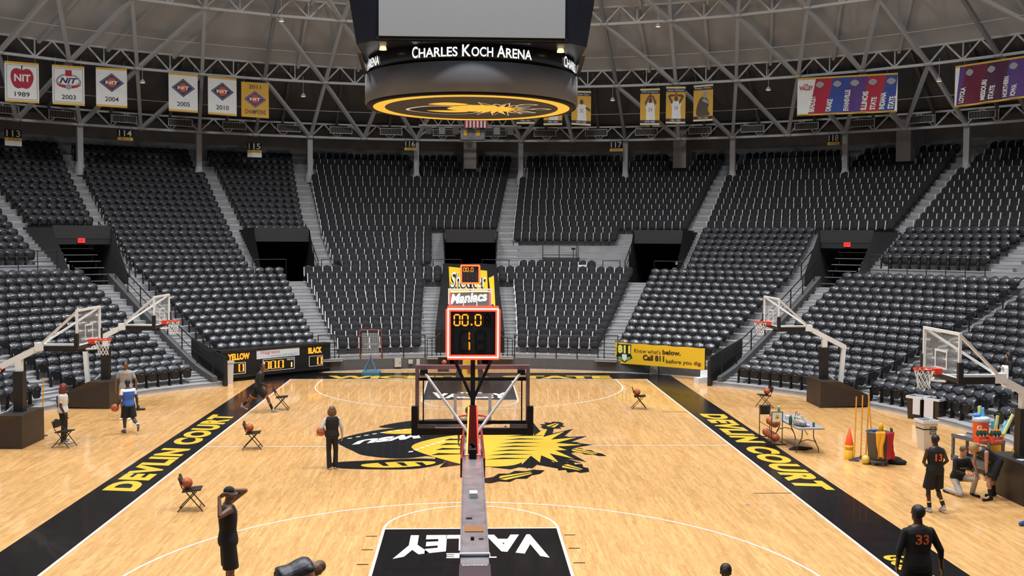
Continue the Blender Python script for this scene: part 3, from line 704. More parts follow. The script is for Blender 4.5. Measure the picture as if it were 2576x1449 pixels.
for base in (0, 90, 180, 270):
    for ch, x0, x1, big in (('C', -32, -28.6, 1), ('HARLES', -28.1, -7.3, 0), ('K', -5.0, -.7, 1), ('OCH', -.3, 10.6, 0), ('A', 12.6, 17.0, 1), ('RENA', 17.3, 32, 0)):
        text(b, ch, G_WHT, bandfn(x0, x1, .925, 1.225 if big else 1.17, base), .015)
b.build('led_band_lettering', lb_)
b = MB(); OC = lambda w_, c: [(-w_+c, -w_), (w_-c, -w_), (w_, -w_+c), (w_, w_-c), (w_-c, w_), (-w_+c, w_), (-w_, w_-c), (-w_, -w_+c)]
lo = [(x*1.0, y*1.0, 1.27) for x, y in OC(3.0, .45)]; mid = [(x, y, 2.4) for x, y in OC(3.17, .47)]; hi = [(x, y, 4.9) for x, y in OC(3.35, .5)]
b.add(lo+mid+hi, [tuple(range(8))[::-1]]+[(i, (i+1) % 8, 8+(i+1) % 8, 8+i) for i in range(8)]+[(8+i, 8+(i+1) % 8, 16+(i+1) % 8, 16+i) for i in range(8)]+[tuple(range(16, 24))], M_NAVY)
b.build('screen_housing', cs)
for a in range(4):
    M = Matrix.Rotation(a*pi/2, 4, 'Z'); b = MB()
    if a % 2 == 0: b.box((-2.36, -3.30, 1.35), (2.36, -3.18, 4.6), M_SCR, M); b.box((-2.42, -3.25, 1.29), (2.42, -3.12, 1.35), M_BLKM, M); b.build('video_screen', cs)
    M = Matrix.Rotation(a*pi/2+pi/4, 4, 'Z')
    if a % 2: b = MB(); M2 = Matrix.Rotation(a*pi/2, 4, 'Z'); b.add([M2 @ Vector(p) for p in ((-1.2, -3.12, 1.28), (1.2, -3.12, 1.28), (.9, -2.98, .74), (-.9, -2.98, .74), (-1.2, -3.0, 1.28), (1.2, -3.0, 1.28), (.9, -2.9, .78), (-.9, -2.9, .78))], [(0, 1, 2, 3), (7, 6, 5, 4), (0, 3, 7, 4), (1, 5, 6, 2)], M_NAVY); b.build('side_bracket', cs)
    b = MB(); c = M @ Vector((0, -3.3, 1.2)); b.lathe([(.10, -.03), (.08, .06)], mat('lamp_glass', (.8, .7, .5), .3, emit=(1, .75, .45), es=1.2), c=c, n=12); b.build('downlight', cs)
    b = MB(); c = M @ Vector((0, -2.6, 4.9)); b.tube(c, c+Vector((0, 0, 11.3)), .03, M_STEEL, n=6); b.build('hanging_cable', cs)
# ================================================================ shot clocks and hoops
M_CLK = mat('smoked_clock_panel', (.035, .030, .030), .25, alpha=.93)
M_REDGL = mat('dark_red_housing', (.16, .004, .004), .4)
def clock(name, label, Y, z0, parent_thing=None, scale=1.0, second=True):
    # faces both ways; local origin at its lower centre; -Y side seen by the camera
    o = thing(name, label, 'shot clock', (0, Y, z0)); w2, h = .40*scale, .78*scale
    b = MB()
    for lo, hi in (((-w2, -.09, 0), (w2, .09, .055)), ((-w2, -.09, h-.055), (w2, .09, h)), ((-w2, -.09, .055), (-w2+.055, .09, h-.055)), ((w2-.055, -.09, .055), (w2, .09, h-.055))): b.box(lo, hi, M_REDGL)
    hs_ = b.build('housing', o)
    b = MB(); b.box((-w2+.05, -.02, .05), (w2-.05, .02, h-.05), M_CLK); fc_ = b.build('face', o)
    for side in (-1, 1):
        fn = (lambda x, z, s=side: Vector((x*(-s), s*.098, z))); b = MB()
        for x0, z0_, x1, z1_ in ((-w2+.005, .005, w2-.005, .028), (-w2+.005, h-.028, w2-.005, h-.005), (-w2+.005, .028, -w2+.028, h-.028), (w2-.028, .028, w2-.005, h-.028)):
            b.box((min(x0, x1), side*.09-.006, z0_), (max(x0, x1), side*.09+.006, z1_), G_HOT if second else G_ORG)
            e = .026; b.box((min(x0, x1)-e*(x1-x0 < .1), side*.087-.004, z0_-e*(z1_-z0_ < .1)), (max(x0, x1)+e*(x1-x0 < .1), side*.087+.004, z1_+e*(z1_-z0_ < .1)), G_RED)
        b.build('led_border', hs_)
        b = MB(); fd = (lambda x, z, s=side: Vector((x, s*.03, z))) if side < 0 else (lambda x, z: Vector((-x, .03, z)))
        for ch, x in (('0', -.29), ('8' if False else '0', -.165), ('0', .035)): digit(b, ch, G_ORG, fd, x*scale, .505*scale, .085*scale, .165*scale, .2)
        b.poly([fd(-.035*scale, .505*scale), fd(-.01*scale, .505*scale), fd(-.01*scale, .53*scale), fd(-.035*scale, .53*scale)], G_ORG)
        b.build('time_digits', fc_)
        b = MB()
        digit(b, '8', M_BLKM, fd, .19*scale, .505*scale, .075*scale, .16*scale, .22)
        for x in (-.20, .04): digit(b, '8' if x > 0 else '0', M_BLKM, fd, x*scale, .11*scale, .15*scale, .30*scale, .17)
        b.build('dark_digits', fc_)
        if second:
            b = MB(); x = -.055; b.poly([fd(x-.012, .28), fd(x+.012, .29), fd(x+.012, .39), fd(x-.012, .40)], G_ORG); b.poly([fd(x-.012, .12), fd(x+.012, .13), fd(x+.012, .24), fd(x-.012, .25)], G_ORG); b.build('period_digit', fc_)
    return o
ck = clock('shot_clock', 'big shot clock with glowing red border above the nearest backboard', -13.7, 4.15)
b = MB(); b.box((-.035, -.03, -1.35), (.035, .03, 0), M_RAIL); b.build('mast', ck)
for s in (-1, 1):
    b = MB(); b.bar((s*.30, 0, 0), (s*.02, 0, -.62), .045, .045, M_RAIL); b.build('brace', ck)
fc = clock('shot_clock', 'small distant shot clock above the far backboard', 13.7, 4.15, second=False)
b = MB(); b.box((-.03, -.03, -.4), (.03, .03, 0), M_RAIL); b.build('mast', fc)
def net(mb, c, m, r=.0055, R=.225, H=.45):
    c = Vector(c); n = 10; rows = 5; prof = [(R, 0), (R*.86, -.1), (R*.74, -.2), (R*.63, -.3), (R*.6, -.38), (R*.68, -H)]
    for k in range(len(prof)-1):
        (r0, z0), (r1, z1) = prof[k], prof[k+1]
        for i in range(n):
            for d in (-.5, .5):
                a0 = 2*pi*(i+(.5 if k % 2 else 0))/n; a1 = a0+2*pi*d/n
                mb.tube(c+Vector((r0*cos(a0), r0*sin(a0), z0)), c+Vector((r1*cos(a1), r1*sin(a1), z1)), r, m, n=4, caps=False)
def ring(mb, c, R, r, m, n=28, k=8):
    c = Vector(c); vs = []; fs = []
    for i in range(n):
        for j in range(k):
            t = 2*pi*i/n; u = 2*pi*j/k; vs.append(c+Vector(((R+r*cos(u))*cos(t), (R+r*cos(u))*sin(t), r*sin(u))))
    for i in range(n):
        for j in range(k): fs.append((i*k+j, ((i+1) % n)*k+j, ((i+1) % n)*k+(j+1) % k, i*k+(j+1) % k))
    mb.add(vs, fs, m, True)
# local hoop frame: board centre plane at origin, court towards -Y, board bottom at z=2.9
def board(o, frame, glassm, framew=.05, led=False, pad=M_BLK):
    b = MB(); b.box((-.90, -.006, 2.92), (.90, .006, 3.94), glassm); gl_ = b.build('backboard_glass', o)
    b = MB()
    for lo, hi in (((-.92, -.03, 3.90), (.92, .03, 3.965)), ((-.92, -.03, 2.90), (-.86, .03, 3.90)), ((.86, -.03, 2.90), (.92, .03, 3.90)), ((-.86, -.03, 2.90), (.86, .03, 2.95))): b.box(lo, hi, frame)
    b.build('backboard_frame', o)
    b = MB()
    for x0, z0, x1, z1 in ((-.305, 3.05, -.255, 3.50), (.255, 3.05, .305, 3.50), (-.255, 3.45, .255, 3.50), (-.255, 3.05, .255, 3.09)): b.box((x0, -.012, z0), (x1, -.007, z1), M_WHT)
    b.build('shooter_square', gl_)
    b = MB()
    for lo, hi in (((-.97, -.05, 2.84), (.97, .05, 2.94)), ((-.98, -.055, 2.83), (-.88, .055, 3.30)), ((.88, -.055, 2.83), (.98, .055, 3.30))): b.box(lo, hi, pad)
    b.build('padding', o)
    b = MB(); ring(b, (0, -.40, 3.05), .236, .011, M_RED); ring(b, (0, -.40, 3.032), .236, .007, M_RED); b.box((-.09, -.17, 2.92), (.09, -.01, 3.06), M_RED)
    b.bar((-.07, -.16, 3.04), (-.12, -.22, 3.04), .02, .02, M_RED); b.bar((.07, -.16, 3.04), (.12, -.22, 3.04), .02, .02, M_RED); rim_ = b.build('rim', o)
    b = MB(); net(b, (0, -.40, 3.04), M_NET); b.build('net', rim_)
nh = thing('basketball_hoop', 'nearest basketball hoop seen from behind with long grey metal arm', 'basketball hoop', (0, -13.11, 0), pi)
board(nh, M_WHT if False else mat('red_lit_frame', (.30, .20, .20), .4), M_GLASS, pad=M_BLK)
b = MB(); b.box((-.86, .02, 3.72), (.86, .07, 3.77), M_BLKM); b.box((-.86, .02, 3.02), (.86, .07, 3.07), M_BLKM); b.box((-.80, .02, 3.07), (-.78, .05, 3.72), M_BLKM); b.box((.78, .02, 3.07), (.80, .05, 3.72), M_BLKM); b.build('rear_support_bar', nh)
for s in (-1, 1):
    b = MB(); b.tube((s*.78, .06, 3.86), (s*.07, .62, 2.98), .022, M_WHT, n=10); b.build('strut', nh)
    b = MB(); b.box((s*.78-.06, .02, 3.82), (s*.78+.06, .10, 3.90), M_BLKM); b.build('strut_bracket', nh)
    b = MB(); b.box((min(s*.60, s*.88), .02, 2.955), (max(s*.60, s*.88), .10, 3.02), M_GRYM); b.build('lower_bracket', nh)
    b = MB(); b.add([Vector(p) for p in ((s*.125, .30, 2.98), (s*.155, 1.35, 2.74), (s*.155, 1.35, 2.45), (s*.125, .30, 2.7), (s*.155, .30, 2.98), (s*.185, 1.35, 2.74), (s*.185, 1.35, 2.45), (s*.155, .30, 2.7))], [(0, 1, 2, 3), (7, 6, 5, 4), (0, 4, 5, 1), (0, 3, 7, 4), (1, 5, 6, 2)], mat('red_lit_plate', (.30, .01, .012), .4)); b.build('side_plate', nh)  # red glow of the LED strips put into the plate colour
b = MB(); b.box((-.15, 1.05, 2.42), (.15, 6.0, 2.72), M_GRYM); b.box((-.152, 1.05, 2.715), (-.135, 6.0, 2.735), M_GRYM); b.box((.135, 1.05, 2.715), (.152, 6.0, 2.735), M_GRYM); b.build('arm', nh)
b = MB(); b.box((-.13, .12, 2.60), (.13, 1.06, 2.73), M_WHT); b.build('arm_head', nh)
b = MB(); b.box((-.145, 6.0, 2.40), (.145, 7.3, 2.71), M_GRYM); b.tube((-.155, 5.98, 2.735), (.155, 5.98, 2.735), .018, M_ARM); b.build('arm_rear_section', nh)
b = MB(); b.box((-.155, 6.30, 2.5), (.155, 6.9, 2.735), M_NAVY); text(b, 'DAKTRONICS', M_ARM, rectfn((.125, 6.36, 2.738), (-.25, 0, 0), (0, -.038, 0)), .03)
b.build('control_box', nh)
b = MB(); b.box((-.05, 3.46, 2.72), (.05, 3.62, 2.78), M_ARM); b.build('cable_clip', nh)
b = MB(); b.box((.02, 4.54, 2.722), (.09, 4.60, 2.727), M_BLKM); b.build('small_label', nh)
b = MB(); b.box((-.105, 4.90, 2.722), (.105, 5.13, 2.728), mat('orange_warning_label', (.30, .11, .010), .5)); b.build('orange_label', nh)['label'] = 'orange warning label on the grey arm'
b = MB(); b.box((-.10, 5.38, 2.722), (-.05, 5.42, 2.727), M_BLKM); b.lathe([(.02, 0), (.02, .03), (0, .03)], M_BLKM, c=(.02, 5.42, 2.72), n=8); b.build('arm_fitting', nh)
b = MB(); b.box((-.055, 1.05, 2.72), (.055, 1.32, 2.86), M_BLKM); b.tube((-.03, 1.1, 2.86), (.04, 1.2, 2.95), .03, M_BLKM); b.build('motor', nh)
b = MB(); b.add([Vector(p) for p in ((-.06, .72, 3.42), (.06, .72, 3.42), (.085, 1.0, 2.70), (-.085, 1.0, 2.70), (-.06, .66, 3.42), (.06, .66, 3.42), (.085, .92, 2.70), (-.085, .92, 2.70))], [(0, 3, 2, 1), (4, 5, 6, 7), (0, 1, 5, 4), (1, 2, 6, 5), (3, 0, 4, 7)], mat('lit_red_lens', (.03, .001, .001), .4, emit=(1, .01, .01), es=.04)); b.build('led_post', nh)
for s, g in ((1, glow('orange_red_led', (1, .22, .03), 6)), (-1, G_RED)):
    b = MB(); b.bar((s*.062, .74, 3.41), (s*.088, 1.02, 2.71), .018, .03, g); b.build('led_strip', nh)
b = MB(); b.box((-.35, 3.6, 0), (.35, 6.6, 1.1), M_YEL); b.box((-.15, 5.0, 1.1), (.15, 5.5, 2.45), M_YEL); b.build('base', nh)
fh = thing('basketball_hoop', 'far basketball hoop with red lit backboard and yellow padded base', 'basketball hoop', (0, 13.11, 0), 0)
board(fh, M_WHT, M_GLASS, pad=M_BLK)
b = MB()
for x0, z0, x1, z1, g in ((-.84, 3.82, .84, 3.86, G_HOT), (-.84, 2.98, -.80, 3.82, G_RED), (.80, 2.98, .84, 3.82, G_RED), (-.84, 2.96, .84, 3.0, G_RED)): b.box((x0, -.02, z0), (x1, -.008, z1), g)
b.build('led_border', fh)
b = MB(); b.bar((0, .1, 2.95), (0, 2.3, 2.2), .22, .25, M_BLK); b.build('arm', fh)
b = MB(); b.add([Vector(p) for p in ((-.36, 1.3, 0), (.36, 1.3, 0), (.40, 3.6, 0), (-.40, 3.6, 0), (-.30, 1.4, .85), (.30, 1.4, .85), (.26, 2.4, 2.3), (-.26, 2.4, 2.3))], [(0, 1, 5, 4), (1, 2, 6, 5), (2, 3, 7, 6), (3, 0, 4, 7), (4, 5, 6, 7)], M_YEL)
b.build('base_padding', fh)
b = MB(); b.box((-.10, 1.27, .42), (.10, 1.30, .62), mat('small_blue_emblem', (.05, .1, .45), .5)); b.box((-.10, 1.27, .30), (.10, 1.30, .40), M_RED); b.build('sponsor_patch', fh)
for s in (-1, 1): b = MB(); b.add([Vector(p) for p in ((s*.36, 1.5, 0), (s*.62, 1.7, 0), (s*.62, 3.2, 0), (s*.36, 3.2, 0), (s*.3, 1.5, 1.0), (s*.36, 1.7, 1.0), (s*.36, 3.2, 1.6), (s*.3, 3.2, 1.6))], [(0, 1, 5, 4), (1, 2, 6, 5), (2, 3, 7, 6), (4, 5, 6, 7), (3, 0, 4, 7)], M_BLK); b.build('side_pad', fh)
M_GRAPH = M_WHT
def side_hoop(s, X, Y, label):
    o = thing('practice_hoop', label, 'basketball hoop', (s*X, Y, 0), -s*pi/2, 'portable hoops beside the court')
    board(o, M_WHT, M_GLASS)
    for t in (-1, 1): b = MB(); b.bar((t*.86, .02, 3.90), (t*.03, 1.38, 2.88), .055, .055, M_WHT); b.build('strut', o)
    b = MB(); b.box((-.06, .03, 2.86), (.06, 1.4, 2.92), M_WHT); b.build('lower_arm', o)
    b = MB(); b.box((-.09, .06, 2.70), (.09, 1.35, 2.86), M_BLK); b.build('lower_arm_pad', o)
    b = MB(); b.bar((-.3, -.02, 2.8), (0, -.2, 2.78), .04, .05, M_WHT); b.bar((.3, -.02, 2.8), (0, -.2, 2.78), .04, .05, M_WHT); b.build('rim_brace', o)
    b = MB(); b.bar((0, 1.3, 2.86), (0, 2.75, 2.13), .15, .17, M_WHT); b.build('arm', o)
    b = MB(); b.box((-.12, 1.25, 2.72), (.12, 1.5, 2.95), M_WHT); b.build('arm_joint', o)
    b = MB(); b.box((-.13, 1.85, .5), (.13, 2.12, 2.12), M_BLK); b.build('post_pad', o)
    b = MB(); b.box((-.08, 1.90, 2.1), (.08, 2.08, 2.55), M_WHT); b.build('front_post', o)
    b = MB(); b.bar((0, 2.72, 2.2), (0, 2.60, .45), .14, .14, M_WHT); b.build('rear_post', o)
    b = MB(); b.bar((0, 2.02, 1.25), (0, 2.62, .72), .05, .05, M_WHT); b.build('brace', o)
    b = MB(); hw = .76; pr = [(1.62, .0), (1.62, .95), (2.35, .95), (3.5, .42), (3.5, 0.06)]
    b.add([Vector((-hw+.15*(y > 3), y, z)) for y, z in pr]+[Vector((hw-.15*(y > 3), y, z)) for y, z in pr], [(0, 1, 2, 3, 4), (9, 8, 7, 6, 5)]+[(i, i+5, (i+1) % 5+5, (i+1) % 5) for i in range(5)], M_BRN); b.build('base_padding', o)
    for x in (-.45, .45): b = MB(); b.tube((x-.03, 3.42, .04), (x+.03, 3.42, .04), .04, M_BLKM); b.build('wheel', o)
    return o
side_hoop(-1, 11.05, .5, 'black and white portable hoop at the left edge, nearer of the two left hoops')
side_hoop(-1, 11.0, 7.4, 'portable hoop on the left behind the man in the grey shirt')
side_hoop(1, 11.0, 7.4, 'portable hoop on the right beside the stairs, farther of the right hoops')
side_hoop(1, 10.9, -6.3, 'portable hoop at the right edge, nearer of the right hoops')
side_hoop(-1, 11.1, -6.4, 'portable hoop at the left border of which only the orange rim shows')
# ================================================================ long scoreboard, banner, tarp
def wallpanel(A, B, zA0, zA1, zB0, zB1, off=0.0):
    A = Vector(A); B = Vector(B); d = (B-A); n = Vector((d.y, -d.x, 0)).normalized()
    def fn(u, v): p = A+d*u; z0 = zA0+(zB0-zA0)*u; z1 = zA1+(zB1-zA1)*u; return Vector((p.x, p.y, z0+(z1-z0)*v))+n*off
    return fn, d, n
sbA = Vector((-10.35, 13.20, 0)); sbB = Vector((-6.30, 16.85, 0))
fn, d, n = wallpanel(sbA, sbB, .24, 1.30, .24, 1.30)
sbo = thing('courtside_scoreboard', 'long black courtside scoreboard with amber YELLOW and BLACK letters', 'scoreboard', tuple((sbA+sbB)/2)); oc = sbo.location.copy()
def loc(f): return lambda u, v: f(u, v)-oc
def slab(mb, A, B, z0, z1, back, m, oc=oc):
    A = Vector(A)-Vector((oc.x, oc.y, 0)); B = Vector(B)-Vector((oc.x, oc.y, 0)); d = (B-A); nn = Vector((d.y, -d.x, 0)).normalized()*(-back)
    P = [A, B, B+nn, A+nn]; vs = [Vector((p.x, p.y, z0)) for p in P]+[Vector((p.x, p.y, z1)) for p in P]
    mb.add(vs, [(3, 2, 1, 0), (4, 5, 6, 7), (0, 1, 5, 4), (1, 2, 6, 5), (2, 3, 7, 6), (3, 0, 4, 7)], m)
b = MB(); slab(b, sbA, sbB, .24, 1.30, .5, mat('scoreboard_black', (.006, .006, .007), .5)); cab_ = b.build('cabinet', sbo)
b = MB(); slab(b, sbA+n*.03, sbB+n*.03, 1.22, 1.33, .5, M_BLK); slab(b, sbA+n*.05, sbB+n*.05, .16, .25, .5, M_BLK); b.build('edge_padding', sbo)
b = MB(); slab(b, sbA-n*.05, sbB-n*.05, 0.0, .24, .4, M_BLKM); b.build('skirt', sbo)
fnx, _, _ = wallpanel(sbA, sbB, .24, 1.30, .24, 1.30, .012); F = loc(fnx)
LQ = d.length; HQ = 1.06
b = MB(); text(b, 'YELLOW', G_ORG, lambda u, v: F(.065+.185*u, .62+.26*v), .045); text(b, 'BLACK', G_ORG, lambda u, v: F(.785+.13*u, .62+.26*v), .045); b.build('team_name', cab_)
b = MB(); fm = lambda x, y: F(x, y)
for x0, x1, y0, y1 in ((.065, .215, .06, .52), (.365, .655, .06, .55), (.79, .925, .08, .52)):
    for a0, a1, c0, c1 in ((x0, x1, y0, y0+.02), (x0, x1, y1-.02, y1), (x0, x0+.006, y0, y1), (x1-.006, x1, y0, y1)): b.poly([F(a0, c0), F(a1, c0), F(a1, c1), F(a0, c1)], M_WHT)
text(b, 'PERIOD', M_WHT, lambda u, v: F(.585+.06*u, .43+.07*v), .02); b.build('number_outline', cab_)
b = MB()
for ch, x, wd in (('0', .160, .036), ('0', .378, .040), ('0', .438, .040), ('0', .508, .040), ('0', .875, .036)): digit(b, ch, G_ORG, fm, x, .14, wd, .32, .28)
b.poly([F(.489, .13), F(.495, .13), F(.495, .17), F(.489, .17)], G_ORG); b.poly([F(.622, .14), F(.632, .14), F(.632, .34), F(.622, .34)], glow('orange_red_led', (1, .22, .03), 6)); b.build('score_digits', cab_)
b = MB(); f2, _, _ = wallpanel(sbA, sbB, .24, 1.30, .24, 1.30, .018); F2 = loc(f2)
b.poly([F2(.31, .58), F2(.70, .60), F2(.70, .92), F2(.31, .94)], mat('white_sign_panel', (.62, .66, .70), .5))
f3, _, _ = wallpanel(sbA, sbB, .24, 1.30, .24, 1.30, .022); F3 = loc(f3)
text(b, 'Walgreens', mat('red_script', (.6, .03, .03), .5), lambda u, v: F3(.345+.175*u, .73+.17*v), .0, .35)
text(b, 'AT THE CORNER OF', M_GRYM, lambda u, v: F3(.43+.10*u, .64+.045*v), .0); text(b, 'HAPPY &', mat('green_print', (.15, .45, .12), .5), lambda u, v: F3(.54+.065*u, .635+.075*v), .0); text(b, 'HEALTHY', mat('blue_print', (.08, .3, .6), .5), lambda u, v: F3(.61+.07*u, .635+.075*v), .0)
b.build('sponsor_panel', sbo)
# yellow banner
A8 = Vector((6.65, 16.90, 0)); B8 = Vector((10.02, 13.60, 0)); oc = (A8+B8)/2
y8 = thing('sponsor_banner', 'yellow 811 call before you dig banner hung on the court wall', 'banner', tuple(oc))
def F8(off): f, _, _ = wallpanel(A8, B8, .40, 1.34, .50, 1.42, off); return lambda u, v: f(u, v)-oc
b = MB(); f = F8(0); nx, nz = 24, 6; vs = []
for k, sgn in ((0, 1), (1, 0)):
    g = F8(.0 if k == 0 else -.03)
    for j in range(nz+1):
        for i in range(nx+1):
            u, v = i/nx, j/nz; vs.append(g(u, v)+Vector((0, 0, .012*sin(u*pi*8)*(v > .9))))
fs = []
for k in (0, 1):
    q = k*(nx+1)*(nz+1)
    for j in range(nz):
        for i in range(nx):
            ff = (q+j*(nx+1)+i, q+j*(nx+1)+i+1, q+(j+1)*(nx+1)+i+1, q+(j+1)*(nx+1)+i); fs.append(ff if k == 0 else ff[::-1])
b.add(vs, fs, mat('yellow_banner_vinyl', (.82, .50, .02), .5, bump=.3, nscale=3), True); b.build('cloth', y8)
b = MB(); M_TXT = mat('dark_brown_print', (.05, .02, .01), .6); g = F8(.012)
text(b, "Know what's", M_TXT, lambda u, v: g(.225+.30*u, .58+.20*v), .0); text(b, 'below.', M_TXT, lambda u, v: g(.545+.20*u, .58+.23*v), .03)
text(b, 'Call 811', M_TXT, lambda u, v: g(.325+.24*u, .24+.27*v), .045); text(b, 'before you dig.', M_TXT, lambda u, v: g(.585+.385*u, .13+.24*v), .01)
b.build('lettering', y8)
b = MB(); g1 = F8(.010); g2 = F8(.016); g3 = F8(.020)
b.poly([g1(x, y) for x, y in ((.02, .45), (.025, .93), (.19, .95), (.185, .5), (.205, .3), (.15, .17), (.115, .06), (.06, .18), (.01, .3))], M_BLKM)
text(b, '811', mat('pale_yellow_print', (.8, .8, .12), .5), lambda u, v: g2(.03+.15*u, .50+.40*v), .06)
b.poly([g2(x, y) for x, y in ((.03, .30), (.06, .34), (.09, .22), (.10, .14), (.05, .22))], mat('green_print', (.15, .45, .12), .5)); b.poly([g2(x, y) for x, y in ((.19, .32), (.16, .36), (.13, .24), (.125, .14), (.17, .22))], mat('green_print', (.1, .4, .1), .5))
b.poly([g3(x, y) for x, y in ((.085, .46), (.14, .46), (.142, .28), (.113, .10), (.083, .28))], M_WHT); b.build('emblem', y8)
for u in (0.0, .5, 1.0):
    b = MB(); p = F8(-.04)(u, 0); b.tube((p.x, p.y, 0), (p.x, p.y, 1.45), .02, M_RAIL, n=6); b.build('post', y8)
# black scrims on the rails at both wall ends
for s in (-1, 1):
    o = thing('rail_scrim', 'black fence screen at the foot of the %s stairs' % ('left' if s < 0 else 'right'), 'screen', pol(39.0*s, 16.2, 0), -radians(39.2*s)+pi/2, 'black fence screens')
    b = MB(); pr = [(-.4, 0.02), (2.7, .02), (2.7, 1.75), (-.4, 1.20)]
    b.add([Vector((x, -.03, z)) for x, z in pr]+[Vector((x, .03, z)) for x, z in pr], [(0, 1, 2, 3), (7, 6, 5, 4)]+[(i, i+4, (i+1) % 4+4, (i+1) % 4) for i in range(4)], M_BLK); b.build('cloth', o)
    b = MB(); b.box((-.5, -.07, 0), (-.36, .07, 1.05), M_BLK); b.build('post_pad', o)
# tarp with student section sign
tp = thing('seat_tarp', 'black tarp with yellow and white Shocker Maniacs lettering over the middle seats', 'banner', (0, 22, 0))
def TF(u, v, off=0.0):   # u across -1..1, v up the slope
    X = (1.62-.17*v)*u; Y = 18.35+8.0*v; Z = 1.75+2.95*v+.12*(v*(1-v)); return Vector((X, Y-22-off*.35, Z+off))
b = MB(); vs = []; nx, nz = 8, 14
for j in range(nz+1):
    for i in range(nx+1): u = i/nx*2-1; v = j/nz; vs.append(TF(u, v, .018*sin(u*5+v*19)))
fs = [(j*(nx+1)+i, j*(nx+1)+i+1, (j+1)*(nx+1)+i+1, (j+1)*(nx+1)+i) for j in range(nz) for i in range(nx)]
m_tarp = mat('black_tarp', (.016, .016, .017), .32, noise=.2, bump=.3, nscale=2)
b.add(vs, fs, m_tarp, True)
for s in (-1, 1): b.poly([TF(s, 0), TF(s, 1), Vector((s*1.45, 4.35, 3.6)), Vector((s*1.62, -3.65, .0))], m_tarp)
for a, c in ((-1.62, -1.08), (1.08, 1.62)): b.box((a, -3.68, 0), (c, -3.6, 1.75), m_tarp)
b.box((-1.08, -3.68, 1.45), (1.08, -3.6, 1.75), m_tarp); b.build('sheet', tp)
b = MB(); g = lambda u, v: TF(u, v, .05)
b.poly([g(x, y) for x, y in ((-.78, .93), (.62, .86), (.60, .52), (-.66, .50))], mat('yellow_sign_print', (.85, .50, .02), .5)); b.poly([g(x, y) for x, y in ((.66, .74), (.85, .78), (.80, .32), (.70, .30))], mat('yellow_sign_print', (.85, .5, .02), .5)); b.build('yellow_shape', tp)
b = MB(); text(b, 'Shocker', M_BLKM, lambda u, v: TF(-.68+1.24*u, .56+.26*v, .06), .05, .1); text(b, 'Shocker', M_WHT, lambda u, v: TF(-.66+1.22*u, .58+.25*v, .075), .0, .1)
text(b, 'Maniacs', M_WHT, lambda u, v: TF(-.62+1.18*u, .33+.15*v+.05*u, .06), .04, .15); b.build('lettering', tp)
# tunnel behind the tarp
b = MB()
for s in (-1, 1): b.poly([(s*1.0, 18.15, 0), (s*1.3, 24, 0), (s*1.3, 24, 3.6), (s*1.0, 18.2, 1.5)], M_BLKM)
b.poly([(-1.5, 24, 0), (1.5, 24, 0), (1.5, 24, 3.6), (-1.5, 24, 3.6)], M_BLKM); struct(b.build('wall_tunnel'))
# ================================================================ people
SK_D = mat('dark_brown_skin', (.060, .028, .016), .5); SK_M = mat('brown_skin', (.17, .080, .045), .5); SK_L = mat('light_skin', (.50, .27, .19), .5)
CB = mat('black_jersey', (.008, .008, .009), .85, noise=.2, nscale=30); CBT = mat('black_trousers', (.010, .010, .011), .8)
HAIRB = mat('black_hair', (.006, .005, .005), .5, bump=.4, nscale=90)
EYE = mat('eye', (.02, .015, .01), .2)
def cap(mb, a, b, ra, rb, m, n=10):
    a = Vector(a); b = Vector(b); mb.tube(a, b, ra, m, r2=rb, n=n, caps=True); mb.ell(a, ra, m, n=n, k=6); mb.ell(b, rb, m, n=n, k=6)
def loft(mb, secs, m, n=20):
    vs = []; k = len(secs)
    for c, X, Y in secs:
        for i in range(n): t = 2*pi*i/n; vs.append(c+X*cos(t)+Y*sin(t))
    fs = [tuple(range(n))[::-1], tuple(range((k-1)*n, k*n))]
    for j in range(k-1):
        for i in range(n): fs.append((j*n+i, j*n+(i+1) % n, (j+1)*n+(i+1) % n, (j+1)*n+i))
    mb.add(vs, fs, m, True)
def remesh(o, vox=.0085, smooth=2):
    r = o.modifiers.new('skin', 'REMESH'); r.mode = 'VOXEL'; r.voxel_size = vox; r.use_smooth_shade = True
    if smooth: s = o.modifiers.new('relax', 'SMOOTH'); s.factor = .5; s.iterations = smooth
    return o
BASE = dict(P=(0, 0, .97), N=(0, .0, 1.50), Hd=(0, .03, 1.65), SL=(-.175, 0, 1.42), SR=(.175, 0, 1.42), EL=(-.24, -.02, 1.15), ER=(.24, -.02, 1.15), WL=(-.25, .06, .90), WR=(.25, .06, .90),
            HL=(-.095, 0, .93), HR=(.095, 0, .93), KL=(-.105, .03, .51), KR=(.105, .03, .51), AL=(-.11, 0, .09), AR=(.11, 0, .09), TL=(-.13, .19, .03), TR=(.13, .19, .03), look=(0, 1, 0))
TS = [(-.16, .125, .095), (-.08, .158, .112), (.02, .165, .115), (.30, .140, .098), (.62, .165, .112), (.84, .176, .105), (.93, .148, .086), (.99, .100, .070), (1.04, .066, .062)]
